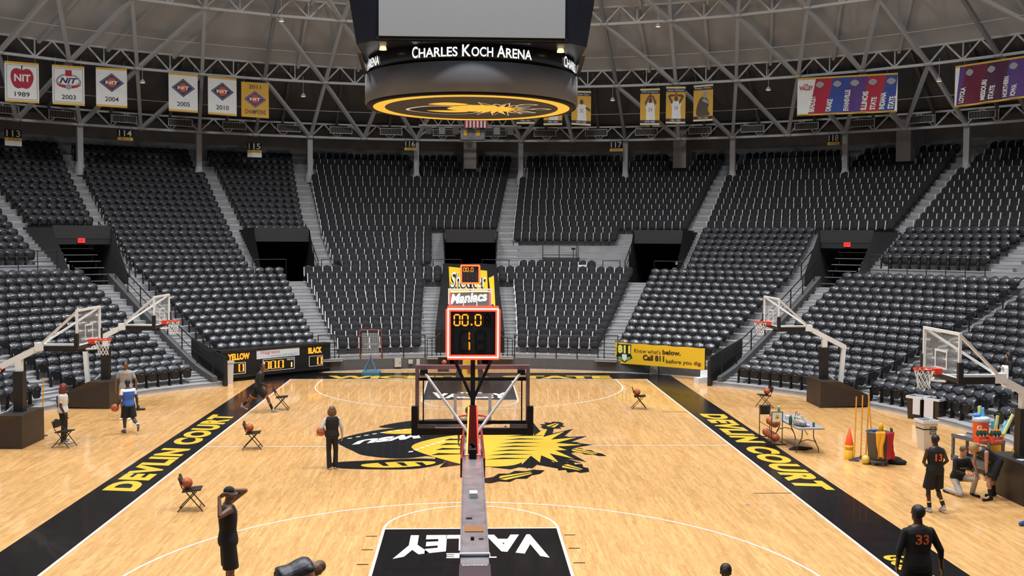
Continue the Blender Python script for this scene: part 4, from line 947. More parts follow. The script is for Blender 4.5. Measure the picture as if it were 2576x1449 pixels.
class Person:
    def __init__(s, label, loc, rz, H, skin, pose={}, build=1.0, female=False):
        J = dict(BASE); J.update(pose); k = H/1.80; s.k = k; s.J = {n: Vector(v)*(k if n != 'look' else 1) for n, v in J.items()}; J = s.J; s.skin = skin; s.b = build
        look = J['look'].normalized(); up_ = (J['Hd']-J['N']).normalized()
        mb = MB(); s.secs()
        loft(mb, s.torso(0), skin)
        cap(mb, J['N']-up_*.03*k, J['Hd']-up_*.03*k, .062*k, .056*k, skin)
        X = look.cross(Vector((0, 0, 1))) if abs(look.z) < .95 else Vector((1, 0, 0)); X.normalize(); Z = X.cross(look).normalized(); Mh = Matrix((X, look, Z)).transposed()
        s.Mh = Mh; Hd = J['Hd']
        mb.ell(Hd+Z*.03*k, (.076*k, .094*k, .098*k), skin, Mh); mb.ell(Hd-Z*.045*k+look*.022*k, (.056*k, .066*k, .068*k), skin, Mh)
        mb.ell(Hd+look*.096*k-Z*.012*k, (.013*k, .019*k, .022*k), skin, Mh, n=8, k=6)
        for q in (-1, 1): mb.ell(Hd+X*q*.077*k, (.011*k, .022*k, .032*k), skin, Mh, n=8, k=6)
        mb.ell(Hd+look*.083*k-Z*.053*k, (.024*k, .010*k, .008*k), skin, Mh, n=8, k=6)
        for L in 'LR':
            S, E, W = J['S'+L], J['E'+L], J['W'+L]; cap(mb, S, E, .050*k*build, .037*k, skin); cap(mb, E, W, .038*k, .026*k, skin)
            q = -1 if L == 'L' else 1
            s.hand(mb, L, W, J.get('hd'+L, W-E), J.get('hn'+L, Vector((-q, 0, 0))), q)
            h, K, A, Tt = J['H'+L], J['K'+L], J['A'+L], J['T'+L]
            cap(mb, h, K, .085*k*build, .053*k, skin); cap(mb, K, A, .054*k, .036*k, skin); mb.ell(K+(A-K)*.28+(K-A).cross(X).normalized()*.012*k, (.055*k, .055*k, .10*k), skin); cap(mb, A, Tt, .035*k, .028*k, skin)
        o = mb.build('person'); o.location = loc; o.rotation_euler = (0, 0, rz); s.o = o; tag(o, label, 'person'); remesh(o, .0075)
        e = MB()
        for q in (-1, 1): e.ell(Hd+look*.088*k+X*q*.032*k+Z*.012*k, (.012*k, .008*k, .007*k), EYE, Mh, n=8, k=6)
        e.build('eyes', o)
    def secs(s):
        J = s.J; s.ax = J['N']-J['P']; a = s.ax.normalized(); s.lat0 = (J['HR']-J['HL']).normalized(); s.lat1 = (J['SR']-J['SL']); s.lat1 = (s.lat1-a*s.lat1.dot(a)).normalized()
    def frame(s, t):
        a = s.ax.normalized(); lat = s.lat0.lerp(s.lat1, max(0, min(1, t))); lat = (lat-a*lat.dot(a)).normalized(); return s.J['P']+s.ax*t, lat, a.cross(lat)
    def torso(s, inf, t0=-9, t1=9, fl=1.0):
        out = []
        for t, rx, ry in TS:
            if not t0 <= t <= t1: continue
            c, X, Y = s.frame(t); out.append((c, X*(rx*s.k*s.b+inf)*(fl if t < .3 else 1), Y*(ry*s.k*s.b+inf)*(fl if t < .3 else 1)))
        return out
    def hand(s, mb, L, W, d, nrm, q):
        k = s.k; d = Vector(d).normalized(); nrm = Vector(nrm); nrm = (nrm-d*nrm.dot(d)); nrm = nrm.normalized() if nrm.length > 1e-3 else d.orthogonal().normalized(); side = d.cross(nrm).normalized()
        if side.dot(s.J.get('thumb'+L, Vector((0, 1, .2)))) < 0: side = -side
        for j in range(4):
            y = (-.030+.020*j)*k; cap(mb, W+side*y*.7, W+side*y+d*.085*k, .0135*k, .0115*k, s.skin, n=8)
            l = (.058, .072, .078, .070)[j]*k; a = W+side*y+d*.085*k; b_ = a+(d*.85+nrm*.35).normalized()*l*.55; c = b_+(d*.55+nrm*.8).normalized()*l*.45
            cap(mb, a, b_, .0098*k, .009*k, s.skin, n=8); cap(mb, b_, c, .009*k, .0085*k, s.skin, n=8)
        a = W+side*.028*k+d*.02*k; b_ = a+(side*.8+d*.7+nrm*.2).normalized()*.04*k; cap(mb, a, b_, .013*k, .010*k, s.skin, n=8); cap(mb, b_, b_+(d*.9+side*.2+nrm*.2).normalized()*.032*k, .010*k, .009*k, s.skin, n=8)
    def wear(s, name, mb, label=None, vox=.010, rm=True):
        o = mb.build(name, s.o)
        if rm: remesh(o, vox, 3)
        if label: o['label'] = label
        return o
    def shirt(s, m, sleeve=.45, fore=0.0, inf=.016, low=-.16, label=None, name='shirt', fl=1.06, neck=1.0):
        b = MB(); loft(b, s.torso(inf, low, neck, fl), m); J = s.J; k = s.k
        for L in 'LR':
            S, E, W = J['S'+L], J['E'+L], J['W'+L]
            if sleeve > 0: cap(b, S, S+(E-S)*min(sleeve, 1), .056*k*s.b+inf*.15, .050*k, m)
            elif sleeve == 0: cap(b, S-(S-s.frame(.8)[0])*.25, S-(S-s.frame(.8)[0])*.1, .052*k*s.b, .045*k, m)
            if fore > 0: cap(b, E, E+(W-E)*fore, .048*k, .036*k, m)
        return s.wear(name, b, label)
    def sleeves(s, m, a0=0.0, fore=1.0, name='sleeve', label=None):
        J = s.J; k = s.k
        for L in 'LR':
            b = MB(); S, E, W = J['S'+L], J['E'+L], J['W'+L]; cap(b, S+(E-S)*a0, E, .056*k*s.b, .047*k, m); cap(b, E, E+(W-E)*fore, .047*k, .034*k, m); s.wear(name, b, label)
    def shorts(s, m, leg=.85, inf=.02, r=.105, label=None, name='shorts', trim=None):
        b = MB(); loft(b, s.torso(inf, -.16, .1), m); J = s.J; k = s.k
        for L in 'LR':
            h, K = J['H'+L], J['K'+L]; e = h+(K-h)*leg; b.ell(h, .105*k*s.b, m, n=14); b.tube(h, e, .104*k*s.b, m, r2=r*k*1.06, n=18)
        o = s.wear(name, b, label)
        if trim:
            for L in 'LR':
                h, K = J['H'+L], J['K'+L]; e = h+(K-h)*leg; d = (K-h).normalized(); t = MB(); t.tube(e-d*.035, e+d*.004, (r+.006)*k, trim, n=16); t.build('hem', s.o)
        return o
    def trousers(s, m, inf=.014, label=None, r0=.095, r1=.062, name='trousers'):
        b = MB(); loft(b, s.torso(inf, -.16, .1), m); J = s.J; k = s.k
        for L in 'LR': cap(b, J['H'+L], J['K'+L], r0*k*s.b, .070*k, m); cap(b, J['K'+L], J['A'+L]+Vector((0, 0, .0)), .068*k, r1*k, m)
        return s.wear(name, b, label)
    def shoes(s, m, label=None, sole=None):
        J = s.J; k = s.k
        for L in 'LR':
            b = MB(); A, Tt = J['A'+L], J['T'+L]; d = (Tt-A); dn = d.normalized(); heel = A-Vector((d.x, d.y, 0)).normalized()*.035*k+Vector((0, 0, -.05*k))
            cap(b, heel, Tt, .040*k, .037*k, m); cap(b, A+Vector((0, 0, .01)), heel*.5+Tt*.5, .045*k, .038*k, m); s.wear('shoe', b, label)
    def socks(s, m, top=.35, label=None):
        J = s.J; k = s.k
        for L in 'LR': b = MB(); A, K = J['A'+L], J['K'+L]; cap(b, A, A+(K-A)*top, .043*k, .052*k, m); s.wear('sock', b, label)
    def hair(s, m, kind='short', label=None):
        b = MB(); k = s.k; Hd = s.J['Hd']; Z = s.Mh.col[2]; Yl = s.Mh.col[1]; X = s.Mh.col[0]
        b.ell(Hd+Z*.045*k-Yl*.016*k, (.098*k, .106*k, .105*k), m, s.Mh)
        if kind == 'short': b = MB(); b.ell(Hd+Z*.045*k-Yl*.016*k, (.090*k, .101*k, .098*k), m, s.Mh)
        if kind == 'bob': b.ell(Hd-Yl*.05*k-Z*.03*k, (.12*k, .085*k, .125*k), m, s.Mh); b.ell(Hd+X*.088*k-Z*.04*k-Yl*.01*k, (.042*k, .07*k, .095*k), m, s.Mh); b.ell(Hd-X*.088*k-Z*.04*k-Yl*.01*k, (.042*k, .07*k, .095*k), m, s.Mh)
        if kind == 'long': b.ell(Hd-Yl*.06*k-Z*.08*k, (.11*k, .085*k, .17*k), m, s.Mh); b.ell(Hd+X*.085*k-Z*.05*k-Yl*.01*k, (.04*k, .075*k, .13*k), m, s.Mh); b.ell(Hd-X*.085*k-Z*.05*k-Yl*.01*k, (.04*k, .075*k, .13*k), m, s.Mh)
        if kind == 'tail': b.ell(Hd-Yl*.10*k+Z*.05*k, (.03*k, .05*k, .035*k), m, s.Mh); b.ell(Hd-Yl*.15*k-Z*.0*k, (.03*k, .06*k, .035*k), m, s.Mh)
        return s.wear('hair', b, label, .011)
    def number(s, txt, m, front=False, t0=.55, t1=.86, ang=.62, inf=.024, name='back_number'):
        b = MB(); sg = 1 if front else -1
        def fn(u, v):
            t = t0+(t1-t0)*v; c, X, Y = s.frame(t); a = (u-.5)*2*ang; rx = .174*s.k*s.b+inf; ry = .11*s.k*s.b+inf
            return c+X*(sin(a)*rx*(1 if sg < 0 else -1))+Y*(sg*cos(a)*ry)
        text(b, txt, m, fn, .03); return b.build(name, s.o)
def ball(label, c, r=.12, m=None, group=None):
    b = MB(); m = m or M_ORNG; b.ell((0, 0, 0), r, m, n=28, k=16)
    for M in (Matrix.Identity(3), Matrix.Rotation(pi/2, 3, 'X'), Matrix.Rotation(pi/2, 3, 'Y')):
        n = 36; vs = []; w_ = .0025
        for i in range(n):
            t = 2*pi*i/n
            for q in (-w_, w_): vs.append(M @ Vector((cos(t)*(r+.0008), sin(t)*(r+.0008), q)))
        b.add(vs, [(2*i, 2*i+1, (2*i+3) % (2*n), (2*i+2) % (2*n)) for i in range(n)], M_SEAM, True)
    o = b.build('basketball'); o.location = c; o.rotation_euler = (random.random()*3, random.random()*3, random.random()*3); return tag(o, label, 'basketball', group)
R90 = pi/2
# woman in striped white shirt by the left chair, facing right
M_WSH = mat('white_cotton', (.70, .71, .74), .85); M_AUB = mat('auburn_hair', (.20, .035, .018), .5, bump=.4, nscale=80)
p = Person('person with long red hair and yellow-striped white shirt behind the left folding chair', (-11.85, .60, 0), -R90+.15, 1.76, SK_D, dict(EL=(-.22, -.06, 1.15), WL=(-.22, .0, .86), ER=(.23, -.02, 1.14), WR=(.20, .10, .88), N=(0, .0, 1.49)), build=1.08)
p.shirt(M_WSH, .62, low=-.08, inf=.02); p.trousers(CBT); p.shoes(M_WSH); p.hair(M_AUB, 'long'); p.number('3', mat('gold_print', (.75, .45, .05), .6), True, .45, .68, .3, .03, 'front_number')
b = MB()
for L in 'LR':
    S, E = p.J['S'+L], p.J['E'+L]
    for t in (.32, .42): b.tube(S+(E-S)*t, S+(E-S)*(t+.05), .068, mat('gold_print', (.75, .45, .05), .6), n=16, caps=False)
b.build('sleeve_stripes', p.o)
# man in grey T-shirt and orange shorts
M_GTEE = mat('heather_grey_cotton', (.30, .30, .31), .9, noise=.08, nscale=60); M_OSH = mat('bright_orange_cloth', (.85, .24, .02), .8)
p = Person('person in grey T-shirt and orange shorts standing in front of the left seats', (-11.36, 4.6, 0), pi, 1.96, SK_M, dict(look=(-.45, 1, 0), EL=(-.30, -.02, 1.17), WL=(-.29, .03, .92), ER=(.30, -.02, 1.17), WR=(.29, .03, .92)), build=1.1)
p.shirt(M_GTEE, .6, inf=.022); p.shorts(M_OSH, .9); p.shoes(M_WSH); p.socks(M_WSH, .3); p.hair(HAIRB); p.number('STATE', mat('orange_print', (.7, .2, .03), .6), True, .72, .80, .5, .03, 'chest_lettering')
# player in blue practice vest walking away
M_BLU = mat('blue_mesh_vest', (.035, .11, .42), .7, noise=.1, nscale=40); M_DGR = mat('dark_grey_stretch_cloth', (.055, .058, .062), .8)
p = Person('person in blue practice vest walking away with a ball at the left hip', (-10.48, 2.15, 0), .65, 1.68, SK_D, dict(P=(0, .02, .93), N=(0, .05, 1.46), Hd=(0, .09, 1.63), SL=(-.19, .04, 1.41), SR=(.19, .04, 1.41), EL=(-.29, -.04, 1.13), WL=(-.34, .06, .93), ER=(.27, .0, 1.13), WR=(.30, .04, .90),
    KL=(-.10, .10, .50), AL=(-.10, .10, .09), TL=(-.12, .29, .03), KR=(.12, -.05, .50), AR=(.16, -.42, .30), TR=(.17, -.36, .12)), build=1.1)
p.shirt(M_WSH, .6, low=-.08, name='undershirt'); p.shirt(M_BLU, 0, low=-.08, inf=.026, name='vest', neck=.9); p.sleeves(M_DGR, .6, .9); p.shorts(CB, .95, r=.12); p.trousers(M_DGR, .004, name='leggings', r0=.082, r1=.045); p.shoes(mat('black_white_shoe', (.10, .10, .11), .5)); p.socks(M_WSH, .16); p.hair(HAIRB)
ball('orange basketball carried at the hip by the person in blue vest', (-10.85, 2.02, .80))
b = MB(); cap(b, (0, 0, 0), (.02, .22, -.02), .045, .04, mat('dark_navy_cloth', (.01, .015, .03), .6)); cap(b, (.0, 0, 0), (0, .03, .09), .05, .04, M_WSH); o = b.build('sneaker_pair'); o.location = (-10.27, 2.34, .70); o.rotation_euler = (0, 0, -.7); tag(o, 'dark sneakers with white tops held by the person in blue vest', 'shoes'); remesh(o, .01)
# striding man in black
p = Person('person in black top and black shorts with orange trim striding across the left sideline', (-7.32, 6.0, 0), -R90, 1.80, SK_M, dict(P=(0, -.02, .88), N=(0, .10, 1.38), Hd=(.02, .17, 1.54), SL=(-.19, .06, 1.32), SR=(.19, .10, 1.32), EL=(-.27, -.14, 1.07), WL=(-.24, -.05, .84), ER=(.25, .10, 1.04), WR=(.22, .34, .93), look=(.9, .6, 0),
    HL=(-.09, 0, .84), HR=(.09, 0, .84), KL=(-.10, -.22, .50), AL=(-.10, -.56, .22), TL=(-.11, -.42, .08), KR=(.10, .32, .52), AR=(.10, .50, .10), TR=(.11, .70, .05)), build=1.05)
p.shirt(mat('black_pullover', (.010, .012, .015), .8), 1.0, .95, inf=.02); p.shorts(CB, .95, r=.13, trim=M_OSH); p.shoes(mat('pale_grey_shoe', (.38, .42, .42), .5)); p.socks(CB, .4); p.hair(HAIRB)
# woman in black vest with ball under her arm
M_LGR = mat('pale_grey_knit', (.50, .52, .58), .85); M_BRH = mat('brown_hair', (.13, .065, .03), .5, bump=.4, nscale=80)
p = Person('person with brown bob in black vest and pale sleeves holding a ball, seen from behind', (-3.60, -2.95, 0), .25, 1.66, SK_L, dict(KL=(-.095, .02, .51), EL=(-.30, -.05, 1.20), WL=(-.38, .14, 1.02), hnL=(1, 0, 0), ER=(.27, .0, 1.17), WR=(.29, .05, .92), HL=(-.08, 0, .93), HR=(.08, 0, .93), AL=(-.08, .0, .09), AR=(.09, .02, .09), TL=(-.12, .17, .03)))
p.sleeves(M_LGR, .0, .98); p.shirt(CB, 0, inf=.028, low=-.08, name='vest'); p.trousers(CBT, .016, r1=.075); p.shoes(mat('pale_pink_shoe', (.55, .42, .42), .5)); p.hair(M_BRH, 'bob')
ball('orange basketball held under the left arm of the person in black vest', (-3.88, -2.98, .99))
# man with hands on head
p = Person('person in black cap with grey band, hands behind head, standing at lower left', (-4.0, -12.75, 0), -R90+.35, 1.93, SK_M, dict(look=(.1, 1, -.12), SL=(-.19, 0, 1.47), SR=(.19, 0, 1.47), EL=(-.27, .30, 1.64), WL=(-.13, -.01, 1.70), ER=(.30, -.15, 1.42), WR=(.14, -.14, 1.67), hdL=Vector((.9, -.1, .1)), hdR=Vector((-.45, .8, .25)), hnL=Vector((0, 1, 0)), hnR=Vector((0, 1, 0)), Hd=(0, .03, 1.665)), build=1.08)
p.shirt(CB, 0, inf=.024, low=-.16); p.shorts(CB, .90, r=.115); p.socks(CB, .42); p.shoes(CB); b = MB(); Hd = p.J['Hd']; b.ell(Hd+Vector((0, -.005, .055)), (.088, .100, .085), CB, p.Mh); p.wear('cap', b)
b = MB(); Z = p.Mh.col[2]; b.lathe([(.090, -.018), (.091, .018)], mat('grey_band', (.30, .32, .36), .6), c=Hd+Z*.035+Vector((0, .004, 0)), n=20, M=p.Mh @ Matrix.Diagonal((1, 1.14, 1))); b.build('headband', p.o); p.number('D', mat('orange_print', (.55, .16, .03), .6), True, .68, .82, .18, .03, 'chest_mark')
# bending person at the lower edge
M_QLT = mat('black_quilted_nylon', (.022, .025, .036), .45, bump=.6, nscale=14)
p = Person('person in quilted black vest bending over at the bottom edge', (-2.72, -13.85, 0), -R90+.5, 1.72, SK_L, dict(P=(0, -.22, .84), HL=(-.1, -.22, .82), HR=(.1, -.22, .82), N=(0, .27, .98), Hd=(0, .38, .88), look=(0, .5, -.85), SL=(-.2, .18, .96), SR=(.2, .18, .96), EL=(-.24, .24, .66), WL=(-.20, .34, .42), ER=(.24, .24, .66), WR=(.20, .34, .42), KL=(-.12, .05, .48), KR=(.12, .05, .48), AL=(-.12, -.05, .09), AR=(.12, -.05, .09), TL=(-.13, .14, .03), TR=(.13, .14, .03)), build=1.15)
p.shirt(M_QLT, .15, inf=.035, low=-.08, name='vest'); p.trousers(CBT); p.shoes(M_WSH); p.hair(M_BRH, 'bob')
b = MB(); loft(b, [(p.frame(.93)[0], p.frame(.93)[1]*.13, p.frame(.93)[2]*.10), (p.frame(.99)[0], p.frame(.99)[1]*.10, p.frame(.99)[2]*.085)], M_YEL); b.build('collar_lining', p.o)
# dark-haired person whose head shows at the bottom right of centre
p = Person('person with close-cropped black hair at the bottom edge, one hand raised to the shoulder', (3.42, -16.0, 0), pi-.4, 1.64, SK_D, dict(EL=(-.30, .05, 1.2), ER=(.36, .12, 1.40), WR=(.16, .10, 1.54), hdR=Vector((-.8, .2, .3))))
p.shirt(CB, .3); p.shorts(CB); p.shoes(M_WSH); p.hair(HAIRB)
# player 13
M_ONUM = mat('orange_jersey_number', (.80, .16, .02), .6)
p = Person('person in black jersey number 13 walking away on the right, hands together', (10.28, -7.45, 0), .15, 1.74, SK_D, dict(SL=(-.19, 0, 1.44), EL=(-.28, .02, 1.16), WL=(-.10, .24, 1.03), ER=(.32, .02, 1.17), WR=(.22, .22, .95), hdL=Vector((.8, .5, -.2)), hdR=Vector((-.5, .5, -.3)), KL=(-.11, .08, .51), AL=(-.13, -.02, .09), TL=(-.15, .17, .03), KR=(.11, .06, .52), AR=(.14, -.16, .15), TR=(.16, .02, .04)), build=1.1)
p.shirt(CB, 0, inf=.022, low=-.16); p.shorts(CB, .92, r=.125); p.socks(CB, .28); p.shoes(mat('white_black_shoe', (.40, .40, .41), .5)); p.hair(HAIRB); p.number('13', M_ONUM, False, .44, .76, .42)
b = MB()
for L in 'LR': A, K = p.J['A'+L], p.J['K'+L]; b.tube(A+(K-A)*.30, A+(K-A)*.38, .053, mat('gold_print', (.75, .45, .05), .6), n=14)
b.build('sock_bands', p.o)
# player 33
p = Person('person in black long-sleeved top number 33 walking away at the lower right', (6.78, -14.4, 0), .05, 2.00, SK_D, dict(look=(-.3, 1, 0), EL=(-.26, .0, 1.17), WL=(-.24, .10, .92), ER=(.31, -.03, 1.16), WR=(.36, .02, .90), hdR=Vector((.15, 0, -1)), KL=(-.11, .14, .52), AL=(-.12, .12, .09), TL=(-.14, .31, .03), AR=(.12, -.20, .14), TR=(.13, -.02, .04)), build=1.05)
p.shirt(CB, 1.0, .42, inf=.022); p.shorts(CB, .95, r=.12); p.shoes(M_WSH); p.socks(CB, .4); p.hair(HAIRB); p.number('33', M_ONUM, False, .58, .84, .48)
# kneeling trainer
M_KHA = mat('pale_khaki_cloth', (.42, .39, .35), .85)
p = Person('person in black sweatshirt and khaki trousers kneeling on the floor beside the cart', (11.64, -5.98, 0), pi+.25, 1.72, SK_L, dict(P=(0, -.18, .42), HL=(-.1, -.18, .38), HR=(.1, -.18, .38), N=(0, -.05, .93), Hd=(0, .0, 1.09), look=(0, .9, -.35), SL=(-.19, -.05, .87), SR=(.19, -.05, .87), EL=(-.27, .03, .62), WL=(-.12, .26, .60), ER=(.27, .03, .62), WR=(.10, .28, .58), hdL=Vector((.3, .9, 0)), hdR=Vector((-.3, .9, 0)),
    KR=(.18, .16, .08), AR=(.20, -.28, .09), TR=(.21, -.40, .04), KL=(-.18, .24, .44), AL=(-.20, .12, .10), TL=(-.22, .32, .03)), build=1.0)
p.shirt(CB, 1.0, .8, inf=.024, low=-.08); p.trousers(M_KHA); p.shoes(M_BLKM); p.hair(M_BRH, 'short'); p.number('SHOCKERS', M_WSH, True, .55, .60, .5, .032, 'chest_lettering')
# bending player
M_BLN = mat('blond_hair', (.42, .27, .12), .5, bump=.4, nscale=80)
p = Person('person with blond ponytail in black jersey and wide black shorts bending forward at the right', (12.08, -6.32, 0), R90+.15, 1.80, SK_L, dict(P=(0, -.18, .90), HL=(-.11, -.18, .90), HR=(.11, -.18, .90), N=(0, .27, 1.18), Hd=(0, .40, 1.17), look=(0, .75, -.6), SL=(-.19, .20, 1.13), SR=(.19, .20, 1.13), EL=(-.20, .20, .83), WL=(-.13, .14, .57), ER=(.20, .24, .83), WR=(.16, .18, .57),
    KL=(-.16, .10, .50), AL=(-.18, .06, .10), TL=(-.20, .25, .03), KR=(.16, -.22, .50), AR=(.16, -.28, .10), TR=(.18, -.09, .03)), build=1.02)
p.shirt(mat('navy_black_jersey', (.010, .012, .022), .6), 0, inf=.02, low=-.08); p.shorts(CB, .93, r=.15, inf=.03); p.socks(CB, .38); p.shoes(CB, None); p.hair(M_BLN, 'tail'); p.number('24', mat('gold_print', (.75, .45, .05), .6), False, .72, .88, .35, .022)
# visitor among the right seats
p = Person('person in black top and khaki trousers with a white towel among the right seats', (17.85, 3.55, .70), R90-.1, 1.68, SK_L, dict(EL=(-.26, .06, 1.16), WL=(-.20, .22, 1.22)))
p.shirt(CB, 1, .9); p.trousers(M_KHA); p.shoes(CB); p.hair(mat('dark_brown_hair', (.02, .012, .01), .5), 'long')
b = MB(); vs = []
for j in range(9):
    for i in range(5): vs.append((.02*sin(j*.9+i*2), (i-2)*.075*(1-.35*abs(j-4)/4*.5), -j*.10))
b.add(vs, [(j*5+i, j*5+i+1, (j+1)*5+i+1, (j+1)*5+i) for j in range(8) for i in range(4)], M_WHT, True); o = b.build('towel'); o.location = (17.62, 3.38, 1.95); o.rotation_euler = (0, 0, .4); sm = o.modifiers.new('thick', 'SOLIDIFY'); sm.thickness = .015; tag(o, 'white towel hanging from the hand of the person at the right edge', 'towel')
# person hidden behind the nearest shot clock arm
p = Person('person with black hair in dark red shirt behind the lit post of the nearest hoop', (-.06, -3.9, 0), 0, 1.80, SK_M, {})
p.shirt(mat('dark_red_cotton', (.22, .01, .015), .85), .5); p.shorts(CB); p.shoes(M_WSH); p.hair(HAIRB)
# ================================================================ furniture and gear
def folding_chair(loc, rz, label, first=[None]):
    if first[0]: return dup(first[0], loc, rz, label)
    o = thing('folding_chair', label, 'chair', loc, rz, 'black folding chairs'); first[0] = o    # faces local +Y
    b = MB(); vs, fs = pillow(6, 6, .42, .56, .80, -.20, -.05, .012, 4, .02); b.add(vs, fs, M_BLK, True); b.build('backrest', o)
    b = MB(); b.add([Vector(p) for p in ((-.20, -.17, .425), (.20, -.17, .425), (.19, .23, .455), (-.19, .23, .455), (-.20, -.17, .455), (.20, -.17, .455), (.19, .23, .485), (-.19, .23, .485))], [(3, 2, 1, 0), (4, 5, 6, 7), (0, 1, 5, 4), (1, 2, 6, 5), (2, 3, 7, 6), (3, 0, 4, 7)], M_BLK); b.build('seat', o)
    m = mat('bronze_chair_tube', (.045, .03, .022), .35, metal=.3)
    for s in (-1, 1):
        b = MB(); b.tube((s*.21, .27, .0), (s*.215, -.17, .55), .013, m); b.tube((s*.215, -.17, .55), (s*.205, -.245, .76), .013, m); b.build('front_leg', o)
        b = MB(); b.tube((s*.18, -.27, 0), (s*.185, .14, .44), .012, m); b.build('rear_leg', o)
    b = MB(); b.tube((-.21, .20, .09), (.21, .20, .09), .009, m, n=6); b.tube((-.18, -.20, .09), (.18, -.20, .09), .009, m, n=6); b.build('cross_bar', o)
    return o
folding_chair((-6.22, -.25, 0), -R90+.1, 'black folding chair holding a ball beside the halfway line on the left')
folding_chair((-6.17, -6.90, 0), -R90+.15, 'nearest black folding chair, with a ball, in front of the DEVLIN lettering')
folding_chair((-6.62, 6.45, 0), -R90+.1, 'empty black folding chair beside the striding person')
folding_chair((6.02, 6.55, 0), -R90-.1, 'black folding chair with a ball inside the right corner of the court')
folding_chair((10.62, 6.75, 0), R90+.1, 'black folding chair with a ball left of the far right portable hoop')
folding_chair((-11.62, .05, 0), -R90-.15, 'empty black folding chair in front of the person with red hair')
folding_chair((-14.6, 4.5, 0), -R90, 'black folding chair half hidden behind the left edge hoop')
ball('orange basketball on the chair beside the halfway line', (-6.30, -.27, .60), group='balls on chairs'); ball('orange basketball on the nearest folding chair', (-6.25, -6.92, .60), group='balls on chairs')
ball('orange basketball on the chair inside the right corner', (5.95, 6.55, .60), group='balls on chairs'); ball('orange basketball on the chair left of the far right hoop', (10.70, 6.75, .60), group='balls on chairs')
# folding table
TX, TY = 9.54, -.12
M_TT = mat('grey_table_laminate', (.27, .28, .29), .5); M_BRT = mat('brown_metal_tube', (.06, .045, .03), .4)
tb_ = thing('folding_table', 'long grey folding table with bags and bottles on the right', 'table', (TX, TY, 0), .03)
b = MB(); b.box((-.38, -1.22, .70), (.38, 1.22, .74), M_TT); b.build('table_top', tb_)
for s in (-1, 1):
    b = MB()
    for q in (-1, 1): b.path([(q*.16, s*.95, .70), (q*.17, s*.95, .42), (q*.24, s*.95, .28), (q*.31, s*.95, .12), (q*.33, s*.95, 0)], .014, M_BRT)
    b.path([(-.28, s*.95, .2), (-.2, s*.95, .32), (0, s*.95, .37), (.2, s*.95, .32), (.28, s*.95, .2)], .012, M_BRT); b.build('leg_frame', tb_)
    b = MB(); b.tube((0, s*.95, .5), (0, s*.45, .69), .010, M_BRT); b.build('leg_brace', tb_)
def bottle(loc, label, h, r, body, capm, group=None, name='bottle'):
    o = thing(name, label, 'bottle', loc, 0, group); b = MB(); b.lathe([(0, 0), (r, 0), (r, h*.62), (r*.9, h*.7), (r*.45, h*.82), (r*.45, h*.88)], body, n=14); o_b = b.build('body', o); b = MB(); b.lathe([(r*.5, h*.86), (r*.5, h), (0, h)], capm, n=10); b.build('cap', o); return o
bottle((9.29, .76, .74), 'tall clear water bottle with green base at the far end of the table', .30, .04, mat('bottle_green', (.05, .25, .15), .3), M_WHT)
bottle((9.17, -.74, .74), 'dark green flask with pink cap on the grey table', .30, .05, mat('dark_green_flask', (.03, .10, .07), .35), mat('pink_cap', (.7, .2, .18), .5))
b = MB(); b.lathe([(0, 0), (.033, 0), (.034, .12), (.028, .13), (0, .13)], mat('grey_can', (.10, .14, .15), .3, metal=.4), n=14); o = b.build('drink_can'); o.location = (9.72, -1.10, .74); tag(o, 'grey drink can at the near end of the table', 'can')
b = MB(); b.box((-.07, -.06, 0), (.07, .06, .11), mat('white_card_box', (.6, .62, .68), .6)); o = b.build('carton'); o.location = (9.36, .12, .74); tag(o, 'small white carton beside the green flask', 'box')
b = MB(); b.ell((0, 0, .03), (.06, .09, .035), mat('pink_pouch', (.6, .35, .45), .6)); o = b.build('pouch'); o.location = (9.58, -1.02, .74); tag(o, 'small pink pouch on the near end of the table', 'pouch')
mz = bpy.data.materials.new('zebra_print'); mz.use_nodes = True; nt = mz.node_tree; wv = nt.nodes.new('ShaderNodeTexWave'); wv.inputs['Scale'].default_value = 14; wv.inputs['Distortion'].default_value = 6; wv.inputs['Detail Scale'].default_value = 2
rp = nt.nodes.new('ShaderNodeValToRGB'); rp.color_ramp.elements[0].position = .45; rp.color_ramp.elements[1].position = .55; rp.color_ramp.elements[0].color = (.01, .01, .01, 1); rp.color_ramp.elements[1].color = (.62, .58, .52, 1)
tc = nt.nodes.new('ShaderNodeTexCoord'); nt.links.new(tc.outputs['Object'], wv.inputs['Vector']); nt.links.new(wv.outputs['Fac'], rp.inputs['Fac']); nt.links.new(rp.outputs['Color'], nt.nodes['Principled BSDF'].inputs['Base Color'])
zb = thing('handbag', 'black and white zebra-striped bag on the grey table', 'bag', (9.38, -.90, .74), .2)
b = MB(); b.ell((0, 0, .10), (.15, .28, .12), mz, n=18, k=10); b.ell((0, .05, .20), (.10, .20, .08), mz); b.build('body', zb)
b = MB(); b.path([(0, -.2, .2), (.02, -.12, .32), (.02, .0, .36), (0, .1, .28)], .014, mz); b.path([(0, .05, .24), (-.02, .14, .38), (0, .22, .34), (0, .24, .2)], .014, mz); b.build('handle', zb)
b = MB(); b.ell((0, 0, .03), (.28, .18, .05), CB); b.ell((.2, .05, .02), (.2, .1, .04), CB); b.ell((-.2, -.06, .02), (.16, .1, .035), CB); o = b.build('clothing_pile'); o.location = (9.50, -.62, 0); remesh(o, .015); tag(o, 'black clothing dropped under the grey table', 'clothes')
